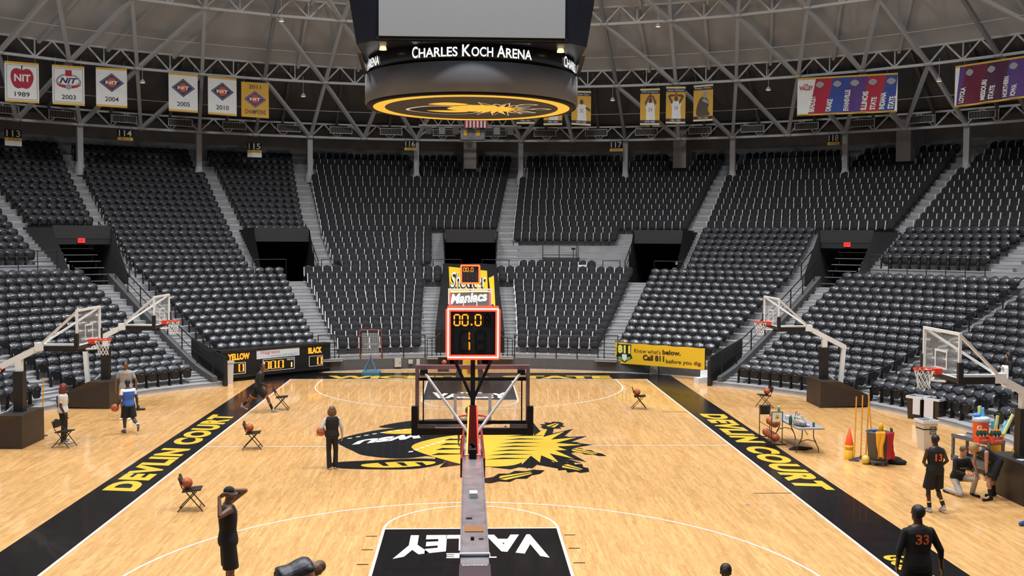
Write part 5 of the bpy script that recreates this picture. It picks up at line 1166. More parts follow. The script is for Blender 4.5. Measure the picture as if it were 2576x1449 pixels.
# ball rack
rk_ = thing('ball_rack', 'black wire rack of basketballs in front of the grey table', 'rack', (8.97, .50, 0), .0)
for q, y in ((0, .62), (1, -.62)):
    b = MB()
    for x in (-.16, .16): b.tube((x, y, .05), (x, y, 1.0), .014, M_BRT)
    b.tube((-.16, y, 1.0), (.16, y, 1.0), .014, M_BRT); b.tube((-.3, y, .04), (.3, y, .04), .016, M_BLKM); b.build('end_frame', rk_)
    b = MB(); b.box((-.14, y-.015, .72), (.14, y+.015, .98), M_BLK if q == 0 else M_WHT)
    if q: b.poly([(-.07, y-.017, .80), (.0, y-.017, .79), (.07, y-.017, .82), (.05, y-.017, .92), (-.04, y-.017, .93)], M_YEL); b.poly([(-.03, y-.018, .83), (.03, y-.018, .83), (.0, y-.018, .87)], M_BLKM)
    b.build('sign_plate', rk_)
b = MB()
for x, z in ((-.15, .10), (.15, .10), (-.15, .50), (.15, .50)): b.tube((x, .62, z), (x, -.62, z), .010, M_BRT)
b.build('shelf_rail', rk_)
for i, y in enumerate((.44, .2, -.04, -.28, -.5)): ball('basketball on the lower level of the ball rack, %s from the far end' % ORD[i+1], (8.97, .50+y, .22), group='balls on the rack')
for i, y in enumerate((.08, -.16, -.42)): ball('basketball on the upper level of the ball rack, %s from the far end' % ORD[i+1], (8.97, .50+y, .62), group='balls on the rack')
# agility poles and cones
M_POLE = mat('orange_yellow_pole', (.90, .38, .02), .4); M_POLB = mat('black_rubber', (.02, .02, .02), .7)
def pole(loc, lean, label):
    o = thing('agility_pole', label, 'pole', loc, 0, 'yellow agility poles'); b = MB(); b.tube((0, 0, .02), (lean[0], lean[1], 1.76), .017, M_POLE, n=10); b.build('shaft', o); b = MB(); b.lathe([(.15, 0), (.14, .015), (.04, .03), (.03, .08), (0, .08)], M_POLB, n=20); b.build('base', o)
pole((10.50, -2.15, 0), (.03, 0), 'first yellow pole from the left, standing beside the orange cone'); pole((10.78, -1.90, 0), (.02, 0), 'second yellow pole from the left, behind the grey bin'); pole((10.86, -2.05, 0), (.06, .0), 'third yellow pole from the left, touching the grey bin'); pole((11.27, -1.55, 0), (-.17, 0), 'fourth yellow pole from the left, leaning above the grey bin')
pole((-12.9, 1.7, 0), (.05, 0), 'orange pole behind the padded base of the left edge hoop')
cn = thing('cone_stack', 'orange cone standing on stacked yellow cones', 'cone', (10.42, -1.98, 0)); b = MB(); b.lathe([(.12, 0), (.12, .26), (.10, .27), (.10, .30), (.12, .31), (.12, .40), (0, .40)], mat('yellow_cone_plastic', (.80, .45, .02), .5), n=18); b.build('yellow_cones', cn); b = MB(); b.lathe([(.115, .40), (.11, .44), (.02, .86), (0, .87)], mat('orange_cone_plastic', (.90, .10, .02), .5), n=18); b.build('orange_cone', cn)
# rolling bin with gear
rb = thing('rolling_bin', 'grey wheeled barrel of training gear draped with yellow and red vests', 'bin', (10.96, -2.62, 0), 0)
M_GBIN = mat('dark_grey_bin_plastic', (.085, .085, .095), .55)
b = MB(); b.lathe([(0, .12), (.24, .12), (.30, .86), (.325, .88), (.31, .90), (.29, .88), (.24, .2), (0, .2)], M_GBIN, n=24); b.build('barrel', rb)
b = MB(); b.lathe([(0, .08), (.27, .08), (.27, .13), (0, .13)], M_GBIN, n=20); b.build('dolly', rb)
for a in range(5): b = MB(); c = Vector((.22*cos(a*1.26), .22*sin(a*1.26), .04)); b.tube(c-Vector((0, .015, 0)), c+Vector((0, .015, 0)), .04, M_GRYM, n=12); b.build('wheel', rb)
def drape(name, label, loc, rz, m, wd=.2, ln=.55, seed=1):
    b = MB(); vs = []; rg = random.Random(seed); nx = 8
    for j in range(12):
        t = j/11; w2 = wd/2*(1-.25*t+.25*sin(t*5+seed)*.5)
        for i in range(nx): u = i/(nx-1)*2-1; vs.append((u*w2+.012*sin(j*.8), -.02-.03*t-.02*cos(u*5+j*.5+seed)*(.3+t), .03-ln*t+.05*(1-abs(u))*(t > .95)))
    b.add(vs, [(j*nx+i, j*nx+i+1, (j+1)*nx+i+1, (j+1)*nx+i) for j in range(11) for i in range(nx-1)], m, True); o = b.build(name); o.location = loc; o.rotation_euler = (0, 0, rz); s_ = o.modifiers.new('thick', 'SOLIDIFY'); s_.thickness = .014; return tag(o, label, 'vest')
drape('practice_vest', 'yellow vest hanging over the front of the grey barrel', (10.86, -2.98, .93), .1, mat('yellow_vest_cloth', (.90, .42, .02), .8), .24, .72, 1); drape('practice_vest', 'dark red vest hanging over the right side of the grey barrel', (11.14, -2.93, .90), .5, mat('red_vest_cloth', (.42, .01, .02), .8), .30, .74, 3)
drape('practice_vest', 'dark green cloth hanging at the back right of the grey barrel', (11.30, -2.6, .95), 1.4, mat('dark_green_cloth', (.02, .035, .03), .8), .26, .6, 5)
for i, (x, y, z, m, lb) in enumerate(((10.86, -2.62, .93, mat('blue_cloth', (.06, .18, .5), .6), 'blue disc cone at the left of the grey barrel top'), (11.02, -2.66, .98, mat('yellow_vest_cloth', (.9, .42, .02), .8), 'yellow foam shape standing up in the grey barrel'), (11.12, -2.58, .92, mat('pale_yellow_foam', (.8, .7, .2), .6), 'pale yellow disc at the right of the grey barrel top'))):
    b = MB(); b.ell((0, 0, 0), (.07, .06, .05 if i != 1 else .16), m); o = b.build('training_disc'); o.location = (x, y, z); tag(o, lb, 'training gear')
b = MB(); b.ell((0, 0, .09), (.22, .18, .11), M_BLKM); b.ell((-.15, .05, .12), (.14, .15, .10), M_BLKM); b.ell((.1, -.08, .06), (.2, .14, .08), M_BLKM); o = b.build('mesh_bag'); o.location = (11.46, -2.55, 0); remesh(o, .012); tag(o, 'crumpled black mesh bag on the floor right of the grey barrel', 'bag')
b = MB(); b.ell((0, 0, .12), .12, M_YBALL, n=20, k=12); o = b.build('foam_ball'); o.location = (10.66, -2.58, 0.0); tag(o, 'pale yellow ball on the floor behind the grey barrel', 'ball')
# waste bins
def square_bin(name, loc, rz, w0, w1, h, m, liner, label, rim=None, tag_side=None):
    o = thing(name, label, 'bin', loc, rz); b = MB(); a = w0/2; c = w1/2
    P = [(-a, -a, 0), (a, -a, 0), (a, a, 0), (-a, a, 0), (-c, -c, h), (c, -c, h), (c, c, h), (-c, c, h)]; b.add([Vector(p) for p in P], [(3, 2, 1, 0), (0, 1, 5, 4), (1, 2, 6, 5), (2, 3, 7, 6), (3, 0, 4, 7)], m); s_ = b.build('body', o)
    b = MB(); r = c+.02
    for lo, hi in (((-r, -r, h-.06), (r, -r+.04, h+.02)), ((-r, r-.04, h-.06), (r, r, h+.02)), ((-r, -r+.04, h-.06), (-r+.04, r-.04, h+.02)), ((r-.04, -r+.04, h-.06), (r, r-.04, h+.02))): b.box(lo, hi, rim or liner)
    b.build('rim', o); b = MB(); b.box((-c+.02, -c+.02, h-.25), (c-.02, c-.02, h-.2), M_BLKM); b.build('inside', o)
    if tag_side is not None: b = MB(); b.box((tag_side[0], -c-.028, tag_side[2]), (tag_side[1], -c-.018, h), liner); b.build('liner', o)
    return o
M_LIN = mat('white_plastic_liner', (.62, .64, .70), .35)
square_bin('waste_bin', (15.22, 4.45, 0), -.95, .46, .54, .76, M_BRN, M_LIN, 'brown bin with white liner, left one of the pair by the curb', tag_side=(-.02, .24, .18))
square_bin('waste_bin', (15.62, 4.0, 0), -.95, .46, .54, .76, M_BRN, M_LIN, 'brown bin with white liner, right one of the pair by the curb', tag_side=(-.25, .08, .12))
wbn = square_bin('waste_bin', (13.15, -.72, 0), .12, .30, .46, .86, mat('cream_plastic', (.58, .53, .46), .5), M_LIN, 'tall cream bin with a square green mark behind jersey 13')
b = MB(); g_ = mat('dark_green_print', (.03, .07, .04), .5)
for lo, hi in (((-.01, -.226, .48), (.17, -.218, .50)), ((-.01, -.226, .68), (.17, -.218, .70)), ((-.01, -.226, .48), (.01, -.218, .70)), ((.15, -.226, .48), (.17, -.218, .70)), ((.04, -.226, .55), (.12, -.218, .57)), ((.04, -.226, .62), (.12, -.218, .64)), ((.04, -.226, .55), (.05, -.218, .64)), ((.11, -.226, .55), (.12, -.218, .64))): b.box(lo, hi, g_)
b.build('printed_mark', wbn)
square_bin('waste_bin', (-9.93, 13.0, 0), .6, .22, .28, .92, mat('cream_plastic', (.58, .53, .46), .5), mat('cream_plastic', (.58, .53, .46), .5), 'tall cream bin in front of the long scoreboard')
# utility cart
uc = thing('utility_cart', 'grey plastic two-shelf cart carrying the orange cooler', 'cart', (13.28, -3.45, 0), .35)
M_CART = mat('grey_cart_plastic', (.12, .125, .135), .55)
b = MB(); b.box((-.28, -.62, .80), (.28, .62, .86), M_CART); b.box((-.28, -.62, .86), (-.25, .62, .90), M_CART); b.box((.25, -.62, .86), (.28, .62, .90), M_CART); b.build('top_shelf', uc)
b = MB(); b.box((-.28, -.62, .18), (.28, .62, .26), M_CART); b.box((-.28, -.62, .26), (-.25, .62, .34), M_CART); b.box((.25, -.62, .26), (.28, .62, .34), M_CART); b.build('bottom_shelf', uc)
for x in (-.25, .25):
    for y in (-.58, .58): b = MB(); b.box((x-.03, y-.03, .26), (x+.03, y+.03, .80), M_CART); b.build('post', uc)
for x in (-.22, .22):
    for y in (-.5, .5): b = MB(); b.tube((x, y-.02, .06), (x, y+.02, .06), .06, M_BLKM); b.box((x-.015, y-.03, .06), (x+.015, y+.03, .18), M_GRYM); b.build('caster', uc)
ZC = .865
co = thing('drink_cooler', 'orange drink cooler with pale blue lid and a white G on the cart', 'cooler', (13.30, -3.55, ZC)); M_COR = mat('orange_cooler_plastic', (.82, .13, .02), .45)
b = MB(); b.lathe([(0, 0), (.17, 0), (.20, .10), (.20, .42), (.205, .46)], M_COR, n=28); b.build('tank', co); b = MB(); b.lathe([(.205, .46), (.215, .47), (.21, .55), (.19, .58), (0, .59)], mat('pale_blue_lid', (.55, .65, .82), .5), n=28); b.build('lid', co)
b = MB(); text(b, 'G', M_WHT, lambda u, v: Vector((.203*sin(-.95+.6*u), -.203*cos(-.95+.6*u), .22+.17*v)), .05); b.build('letter_mark', co)
def carrier(loc, label):
    o = thing('bottle_carrier', label, 'bottle carrier', loc, .25, 'orange bottle carriers'); b = MB(); b.box((-.16, -.11, 0), (.16, .11, .16), mat('red_orange_crate', (.75, .07, .02), .5)); b.build('crate', o)
    b = MB(); text(b, 'GATORADE', M_LIN, rectfn((-.12, -.113, .05), (.24, 0, 0), (0, 0, .045)), .03); b.build('crate_lettering', o)
    return o
carrier((13.10, -3.98, ZC), 'left orange carrier of green bottles in front of the cooler'); carrier((13.43, -4.04, ZC), 'right orange carrier of green bottles in front of the cooler')
bo = None
for ci, cx in enumerate((13.10, 13.43)):
    for i in range(3):
        for j in range(2):
            lc = (cx-.09+.09*i, -4.04+.08*j-(.06*ci), ZC+.10); lb = 'green bottle with orange cap, %s in the %s of the %s carrier' % (ORD[i+1], ('front', 'back')[j], ('left', 'right')[ci])
            if bo is None: bo = bottle(lc, lb, .24, .037, mat('dark_green_bottle', (.02, .07, .05), .4), mat('orange_cap', (.9, .2, .02), .5), 'bottles in the orange carriers', 'sports_bottle'); b = MB(); text(b, 'G', M_WHT, rectfn((-.02, -.040, .06), (.04, 0, 0), (0, 0, .05)), .05); b.build('letter_mark', bo)
            else: dup(bo, lc, 0, lb)
for (x, y, z, a, c_, l, lb) in ((13.28, -3.48, 1.44, .05, 'y', .28, 'short yellow foam roller standing on the cooler'), (13.36, -3.52, 1.44, -.05, 'b', .24, 'short blue foam roller standing on the cooler'),
                  (13.66, -3.42, .60, .02, 'b', .72, 'blue foam tube standing at the left in the yellow bucket'), (13.74, -3.36, .60, .12, 'y', .85, 'yellow foam tube standing upright in the yellow bucket'), (13.80, -3.46, .60, .42, 'y', .98, 'yellow foam tube leaning right across the yellow bucket'), (13.84, -3.38, .60, .34, 'b', .75, 'blue foam tube leaning right in the yellow bucket'), (13.86, -3.33, .60, .40, 'p', .80, 'purple foam tube at the back of the yellow bucket')):
    m = {'y': mat('lime_foam', (.66, .70, .28), .7), 'b': mat('sky_blue_foam', (.12, .52, .80), .7), 'p': mat('purple_foam', (.22, .14, .55), .7)}[c_]
    b = MB(); b.tube((0, 0, 0), (sin(a)*l, 0, cos(a)*l), .042, m, n=12); o = b.build('foam_roller'); o.location = (x, y, z); tag(o, lb, 'foam roller')
b = MB(); b.ell((0, 0, .04), (.11, .07, .05), mat('blue_foam_block', (.08, .25, .75), .6)); o = b.build('ice_pack'); o.location = (13.18, -3.55, 1.45); tag(o, 'blue bag lying on the cooler lid', 'bag')
bk = thing('bucket', 'yellow bucket of foam tubes behind the cart', 'bucket', (13.78, -3.40, 0)); b = MB(); b.lathe([(0, .02), (.15, .0), (.19, .98), (.205, 1.0), (.18, 1.0), (.15, .5), (0, .5)], mat('yellow_bucket_plastic', (.85, .55, .03), .5), n=22); b.build('body', bk)
b = MB(); b.box((-.12, -.10, 0), (.12, .10, .012), M_LIN); o = b.build('paper_sheet'); o.location = (13.02, -3.05, ZC+.002); tag(o, 'white paper on the left end of the cart top', 'paper')
# balls and paper on the near right hoop base
for i, (x, y) in enumerate(((12.86, -6.15), (13.12, -6.1))): ball('yellow ball on the black base at the right edge, %s one' % ('left', 'right')[i], (x, y, .95+.13), .125, M_YBALL, 'yellow balls on the base')
b = MB(); b.box((-.11, -.08, 0), (.11, .08, .006), M_LIN); o = b.build('paper_sheet'); o.location = (12.78, -6.50, .952); o.rotation_euler = (0, 0, .4); tag(o, 'white paper on the black base at the right edge', 'paper')
fr = thing('floor_sign', 'orange-framed folding sign leaning at the right edge', 'sign', (12.95, -7.75, 0), .5); b = MB(); b.bar((0, 0, 0), (.28, .1, .95), .05, .03, M_COR); b.bar((.55, 0, 0), (.55, .1, .95), .05, .03, M_COR); b.bar((.28, .1, .95), (.55, .1, .95), .05, .03, M_COR); b.build('frame', fr); b = MB(); b.add([Vector(p) for p in ((.1, .05, .15), (.52, .05, .15), (.52, .11, .88), (.30, .11, .88))], [(0, 1, 2, 3)], M_LIN); b.build('panel', fr)
b = MB(); cap(b, (0, 0, .05), (.16, .12, .04), .05, .045, mat('royal_blue_shoe', (.02, .08, .35), .5)); o = b.build('shoe'); o.location = (11.62, -8.6, 0); remesh(o, .01); tag(o, 'blue shoe at the right edge of the floor', 'shoe')
b = MB(); b.box((-.04, -.02, .0), (.04, .02, .003), mat('blue_tape', (.05, .2, .6), .6)); t0 = b.build('tape_mark'); t0.location = (6.28, -6.76, .002); t0.rotation_euler = (0, 0, .5); tag(t0, 'small blue tape mark alone on the right half of the court', 'tape mark', 'blue tape marks')
t1_ = t0.copy(); C.objects.link(t1_); t1_.location = (-6.25, -6.80, .002); t1_['label'] = 'small blue tape mark under the nearest folding chair'
# rebounder, boxes, camera platform
rbd = thing('ball_rebounder', 'red-framed net rebounder on a blue stand left of the tarp', 'rebounder', (-4.42, 16.1, 0)); M_BLS = mat('blue_stand_paint', (.06, .18, .28), .5); M_RFR = mat('red_frame_paint', (.40, .06, .05), .5)
b = MB(); P = []
for cx, cz, a0 in ((.37, 1.85, 0), (-.37, 1.85, 90), (-.37, .85, 180), (.37, .85, 270)):
    for a in range(0, 91, 30): P.append((cx+.12*cos(radians(a0+a)), 0, cz+.12*sin(radians(a0+a))))
b.path(P+[P[0]], .016, M_RFR); b.build('frame', rbd)
b = MB()
for i in range(11): b.tube((-.36+.072*i, 0, .84), (-.36+.072*i, 0, 1.82), .006, M_NET, n=4)
for i in range(14): b.tube((-.36, 0, .84+.075*i), (.36, 0, .84+.075*i), .006, M_NET, n=4)
b.build('netting', rbd)
b = MB(); b.tube((0, .04, .3), (0, .04, 1.35), .025, M_BLS); b.tube((-.3, .04, 1.32), (.3, .04, 1.32), .02, M_BLS)
for x, y in ((-.3, -.3), (.3, -.3), (-.25, .3), (.25, .3)): b.tube((x, y, .12), (0, .04, .75), .02, M_BLS)
b.build('stand', rbd); b = MB(); b.box((-.35, -.45, 0), (.42, .4, .12), M_BLS); b.build('base', rbd)
for x, z0, z1, wd, lb in ((-3.33, .12, .52, .30, 'beige electrical box on the court wall left of the tarp'), (-2.75, .26, .44, .20, 'small outlet plate on the wall left of the tarp'), (-2.40, .22, .46, .16, 'white junction box on the wall left of the tarp'), (8.30, .02, .38, .34, 'white box on the wall under the yellow banner')):
    a = math.degrees(math.asin(x/18.05)); o = thing('electrical_box', lb, 'box', pol(a, 18.02, z0), -radians(a)); b = MB(); b.box((-wd/2, -.10, 0), (wd/2, .0, z1-z0), mat('beige_metal_box', (.45, .44, .40), .5)); b.build('cover', o); b = MB(); b.box((wd*.25, -.11, (z1-z0)*.4), (wd*.35, -.10, (z1-z0)*.6), M_GRYM); b.build('latch', o)
ball('orange basketball low against the wall left of the far hoop', (-1.16, 16.9, .42)); b = MB(); b.box((-.25, -.2, 0), (.25, .2, .30), M_BLK); b.box((-.25, .1, .3), (.25, .2, .62), M_BLK); o = b.build('ball_bin'); o.location = (-1.2, 17.0, 0); tag(o, 'small black box holding a ball left of the far hoop', 'box')
pr = thing('box_stack', 'white box with open lid beside the right fence screen', 'box', (9.85, 13.25, 0), .3); b = MB(); b.box((-.30, -.2, 0), (.28, .2, .22), mat('white_card_box', (.6, .62, .68), .6)); b.build('lower_box', pr); b = MB(); b.add([Vector(p) for p in ((-.10, .02, .22), (.28, .02, .22), (.33, .12, .52), (-.03, .12, .52))], [(0, 1, 2, 3)], M_WHT); b.box((-.12, -.18, .22), (.28, .04, .26), M_WHT); b.build('open_lid', pr)
cp = thing('camera_platform', 'dark brown camera platform box with rails among the empty centre rows', 'platform', pol(10.4, 27.9, T(12)), -radians(10.4)); M_CPB = mat('dark_brown_board', (.035, .027, .027), .6)
b = MB(); b.box((-1.0, 0, .30), (1.0, .06, .98), M_CPB); b.box((-1.0, 0, .1), (-.95, 1.2, .98), M_CPB); b.box((.95, 0, .1), (1.0, 1.2, .98), M_CPB); b.box((-1.0, 0, .75), (1.0, 1.3, .82), M_CPB); b.build('box', cp)
for x in (-.98, -.06, .90, 1.0): b = MB(); b.box((x-.025, -.02, .9), (x+.025, .03, 1.72), M_CPB); b.build('post', cp)
b = MB(); b.box((-1.0, -.01, 1.10), (1.0, .03, 1.14), M_CPB); b.box((-1.0, -.01, 1.66), (1.0, .03, 1.72), M_CPB); b.build('rail', cp)
b = MB(); b.box((.62, .1, 1.42), (.82, .3, 1.52), M_BLKM); b.tube((.72, .2, .82), (.72, .2, 1.42), .02, M_BLKM); b.build('camera_mount', cp)
cb_ = thing('ice_chest', 'small teal ice chest with white lid right of the camera platform', 'cooler', pol(13.2, 26.95, T(12)), -radians(13.2)); b = MB(); b.box((-.2, -.13, .28), (.2, .13, .50), mat('teal_plastic', (.08, .28, .30), .5)); b.box((-.2, -.13, 0), (.2, .13, .28), mat('teal_plastic', (.08, .28, .30), .5)); b.build('body', cb_); b = MB(); b.box((-.22, -.15, .50), (.22, .15, .60), M_WHT); b.build('lid', cb_)
# ================================================================ hanging banners
M_BW = mat('white_banner_cloth', (.84, .86, .86), .85, noise=.04, nscale=2); M_GB = mat('gold_banner_edge', (.75, .47, .08), .7); M_CR = mat('crimson_print', (.42, .02, .05), .7); M_NV = mat('navy_print', (.035, .04, .13), .7); M_GYB = mat('gold_banner_cloth', (.72, .43, .07), .85, noise=.05, nscale=3); M_DKP = mat('charcoal_print', (.03, .035, .04), .7); M_PUR = mat('purple_print', (.10, .045, .22), .7); M_GP = mat('grey_print', (.34, .36, .38), .7); M_BLP = mat('blue_banner_print', (.035, .07, .32), .7)
def banner(name, label, az0, az1, zt0, zt1, zb0, zb1, base, group, r=33.55, wav=.0):
    A = pol(az0, r, 0); B = pol(az1, r, 0); d = B-A; n = Vector((d.y, -d.x, 0)).normalized(); c = (A+B)/2+Vector((0, 0, (zt0+zt1+zb0+zb1)/4))
    o = thing(name, label, 'banner', tuple(c), 0, group)
    def fn(u, v, off=0.0): zt = zt0+(zt1-zt0)*u; zb = zb0+(zb1-zb0)*u; return A+d*u+n*(off+wav*sin(u*22+v*3)*(1-v*.7))+Vector((0, 0, zb+(zt-zb)*v))-c
    b = MB(); nx, nz = (28 if wav else 8), 6; vs = []
    for off in (0, -.02):
        for j in range(nz+1):
            for i in range(nx+1): vs.append(fn(i/nx, j/nz, off))
    k = (nx+1)*(nz+1); fs = []
    for q in (0, 1):
        for j in range(nz):
            for i in range(nx): f = (q*k+j*(nx+1)+i, q*k+j*(nx+1)+i+1, q*k+(j+1)*(nx+1)+i+1, q*k+(j+1)*(nx+1)+i); fs.append(f if q == 0 else f[::-1])
    b.add(vs, fs, base, True); b.build('cloth', o)
    b = MB(); b.tube(fn(.0, 1.01, -.01), fn(1, 1.01, -.01), .03, M_GB); b.build('top_pole', o); b = MB(); b.tube(fn(.0, -.01, -.01), fn(1, -.01, -.01), .03, M_GB); b.build('bottom_pole', o)
    for q in (.1, .9): b = MB(); p = fn(q, 1.0, -.01); b.tube(p, p+Vector((0, 0, .45)), .006, M_STEEL, n=4); b.build('hanging_cord', o)
    return o, fn
def P_(b, fn, pts, m, off): b.poly([fn(x, y, off) for x, y in pts], m)
def P4(b, fn, pts, m, off, n=16):
    (x0, y0), (x1, y1), (x2, y2), (x3, y3) = pts
    for i in range(n):
        for j in range(4):
            q = lambda u, v: fn((x0+(x1-x0)*u)*(1-v)+(x3+(x2-x3)*u)*v, (y0+(y1-y0)*u)*(1-v)+(y3+(y2-y3)*u)*v, off)
            b.poly([q(i/n, j/4), q((i+1)/n, j/4), q((i+1)/n, (j+1)/4), q(i/n, (j+1)/4)], m)
def rect_(b, fn, x0, y0, x1, y1, m, off): P_(b, fn, [(x0, y0), (x1, y0), (x1, y1), (x0, y1)], m, off)
NIT = [('1989', -44.72, -41.84, 14.89, 14.96, 12.93, 12.99), ('2003', -40.69, -37.88, 15.0, 15.07, 13.02, 13.07), ('2004', -36.85, -34.06, 15.12, 15.2, 13.12, 13.15), ('2005', -30.22, -27.48, 15.23, 15.24, 13.17, 13.17), ('2010', -26.5, -23.74, 15.22, 15.18, 13.14, 13.11), ('2011', -23.28, -20.59, 15.04, 15.04, 13.12, 13.09)]
for yr, a0, a1, t0, t1, b0, b1 in NIT:
    gold = yr == '2011'; g = 'tournament banners hanging at the left'
    o, fn = banner('tournament_banner', ('gold' if gold else 'white')+' NIT banner reading '+yr+(' CHAMPIONS' if gold else ' with a red apple' if yr == '1989' else ''), a0, a1, t0, t1, b0, b1, M_GYB if gold else M_BW, g)
    b = MB()
    if not gold:
        rect_(b, fn, 0, .965, 1, 1, M_GB, .006); rect_(b, fn, 0, 0, 1, .035, M_GB, .006)
    if yr in ('1989', '2003'):
        for x0, y0, x1, y1 in ((.05, .06, .06, .94), (.94, .06, .95, .94), (.05, .06, .95, .068), (.05, .932, .95, .94)): rect_(b, fn, x0, y0, x1, y1, M_DKP, .008)
    if yr == '1989':
        P_(b, fn, smooth_closed([(.5, .82), (.66, .86), (.80, .78), (.84, .60), (.76, .42), (.64, .34), (.5, .36), (.36, .34), (.24, .42), (.17, .60), (.20, .78), (.34, .86)], 4), M_CR, .010); b.poly([fn(.47, .82, .012), fn(.50, .82, .012), fn(.53, .93, .012), fn(.49, .93, .012)], M_DKP)
        text(b, 'NIT', M_BW, lambda u, v: fn(.27+.48*u, .52+.19*v, .016), .03)
    elif yr == '2003':
        P_(b, fn, smooth_closed([(.1, .6), (.3, .78), (.7, .78), (.9, .6), (.7, .44), (.3, .44)], 4), M_GP, .010); P_(b, fn, smooth_closed([(.17, .61), (.34, .74), (.66, .74), (.83, .61), (.66, .52), (.34, .52)], 4), M_BW, .012)
        P_(b, fn, smooth_closed([(.12, .53), (.3, .44), (.7, .44), (.9, .54), (.7, .50), (.3, .50)], 4), M_CR, .013); rect_(b, fn, .40, .74, .60, .90, M_CR, .014); P_(b, fn, smooth_closed([(.4, .47), (.5, .54), (.6, .47), (.5, .38)], 5), M_GP, .015)
        text(b, 'NIT', M_NV, lambda u, v: fn(.22+.56*u, .55+.15*v, .018), .04, .3)
    else:
        cy = .63 if not gold else .52; D = lambda k, m, off: P_(b, fn, [(.5-.40*k, cy), (.5, cy-.25*k), (.5+.40*k, cy), (.5, cy+.25*k)], m, off)
        D(1.0, M_NV if not gold else M_PUR, .010); D(.88, M_GP, .011); D(.82, M_NV if not gold else M_PUR, .012); P_(b, fn, smooth_closed([(.34, cy), (.42, cy+.12), (.58, cy+.12), (.66, cy), (.58, cy-.11), (.42, cy-.11)], 4), mat('orange_red_print', (.55, .10, .03), .7), .014)
        text(b, 'NIT', M_BW, lambda u, v: fn(.30+.40*u, cy-.045+.09*v, .018), .035)
    if gold: text(b, '2011', M_NV, lambda u, v: fn(.27+.44*u, .83+.12*v, .012), .01); text(b, 'CHAMPIONS', M_NV, lambda u, v: fn(.12+.76*u, .08+.13*v, .012), .01)
    else: text(b, yr, M_DKP, lambda u, v: fn(.28+.44*u, .13+.12*v, .012), .01)
    b.build('print', o)
PL = [(4.84, 6.71, 15.27, 15.25, 13.15, 13.15, '', '1952-1953', 0), (7.67, 9.61, 15.27, 15.18, 13.07, 13.07, '', '1961-1963', 1), (10.57, 12.59, 15.06, 15.01, 13.09, 13.0, 'Antoine Carr', '1979-1983', 2), (17.68, 19.68, 15.07, 15.06, 12.99, 12.96, 'Cliff Levingston', '1979-1982', 3), (20.32, 22.3, 15.14, 15.09, 13.04, 13.0, 'Xavier McDaniel', '1981-1985', 4), (23.11, 25.07, 15.13, 15.17, 13.1, 13.11, 'Ralph Miller', '1951-1964', 5)]
PLB = ['partly hidden gold player banner, nearest the scoreboard', 'gold player banner half hidden behind the scoreboard rim', 'gold banner of a player in white with arms spread, beside the scoreboard', 'gold banner of a player in white holding a red ball overhead', 'gold banner of a player in white with hands on head', 'gold banner of a crouching figure in grey']
for (a0, a1, t0, t1, b0, b1, nm, yr, k) in PL:
    o, fn = banner('player_banner', PLB[k], a0, a1, t0, t1, b0, b1, M_GYB, 'player banners hanging right of the scoreboard')
    b = MB(); rect_(b, fn, 0, .87, 1, .97, M_DKP, .006); rect_(b, fn, 0, .97, 1, 1, M_BW, .006); rect_(b, fn, 0, .03, 1, .12, M_DKP, .006); rect_(b, fn, 0, 0, 1, .03, M_BW, .006)
    if nm: text(b, nm, M_BW, lambda u, v: fn(.08+.84*u, .89+.06*v, .010), .0)
    text(b, yr, M_BW, lambda u, v: fn(.24+.52*u, .045+.055*v, .010), .0); b.build('print', o)
    b = MB(); SKP = mat('sepia_print', (.10, .075, .06), .7)
    if k < 5:
        P_(b, fn, [(.30, .12), (.78, .12), (.74, .42), (.80, .56), (.62, .62), (.40, .62), (.26, .55), (.32, .40)], M_BW, .008); P_(b, fn, smooth_closed([(.45, .62), (.44, .72), (.52, .76), (.60, .72), (.59, .62)], 4), SKP, .010)
        arms = {2: [[(.30, .58), (.02, .70), (.02, .64), (.32, .50)], [(.76, .56), (.98, .46), (.94, .40), (.72, .48)]], 3: [[(.30, .50), (.24, .62), (.42, .82), (.46, .78), (.34, .60)], [(.72, .50), (.84, .62), (.64, .84), (.60, .80), (.74, .60)]]}.get(k, [[(.30, .52), (.10, .74), (.18, .80), (.46, .80), (.46, .76), (.22, .73), (.36, .60)], [(.70, .52), (.92, .74), (.84, .80), (.56, .80), (.56, .76), (.80, .73), (.66, .60)]])
        for A in arms: P_(b, fn, A, SKP, .009)
        if k in (3, 4): P_(b, fn, smooth_closed([(.44, .80), (.52, .87), (.60, .80), (.52, .74)], 4), M_CR if k == 3 else mat('orange_red_print', (.55, .10, .03), .7), .012)
        text(b, '54' if k == 3 else '34' if k == 4 else '35' if k == 2 else '42', M_GP, lambda u, v: fn(.42+.2*u, .36+.12*v, .011), .02)
    else:
        P_(b, fn, smooth_closed([(.16, .16), (.20, .45), (.38, .66), (.62, .66), (.80, .52), (.74, .30), (.84, .16), (.5, .13)], 4), SKP, .008); P_(b, fn, smooth_closed([(.50, .66), (.50, .80), (.60, .85), (.70, .78), (.66, .66)], 4), M_GP, .010); P_(b, fn, [(.42, .60), (.60, .62), (.84, .50), (.80, .46), (.5, .54)], M_GP, .011)
    b.build('figure_print', o)
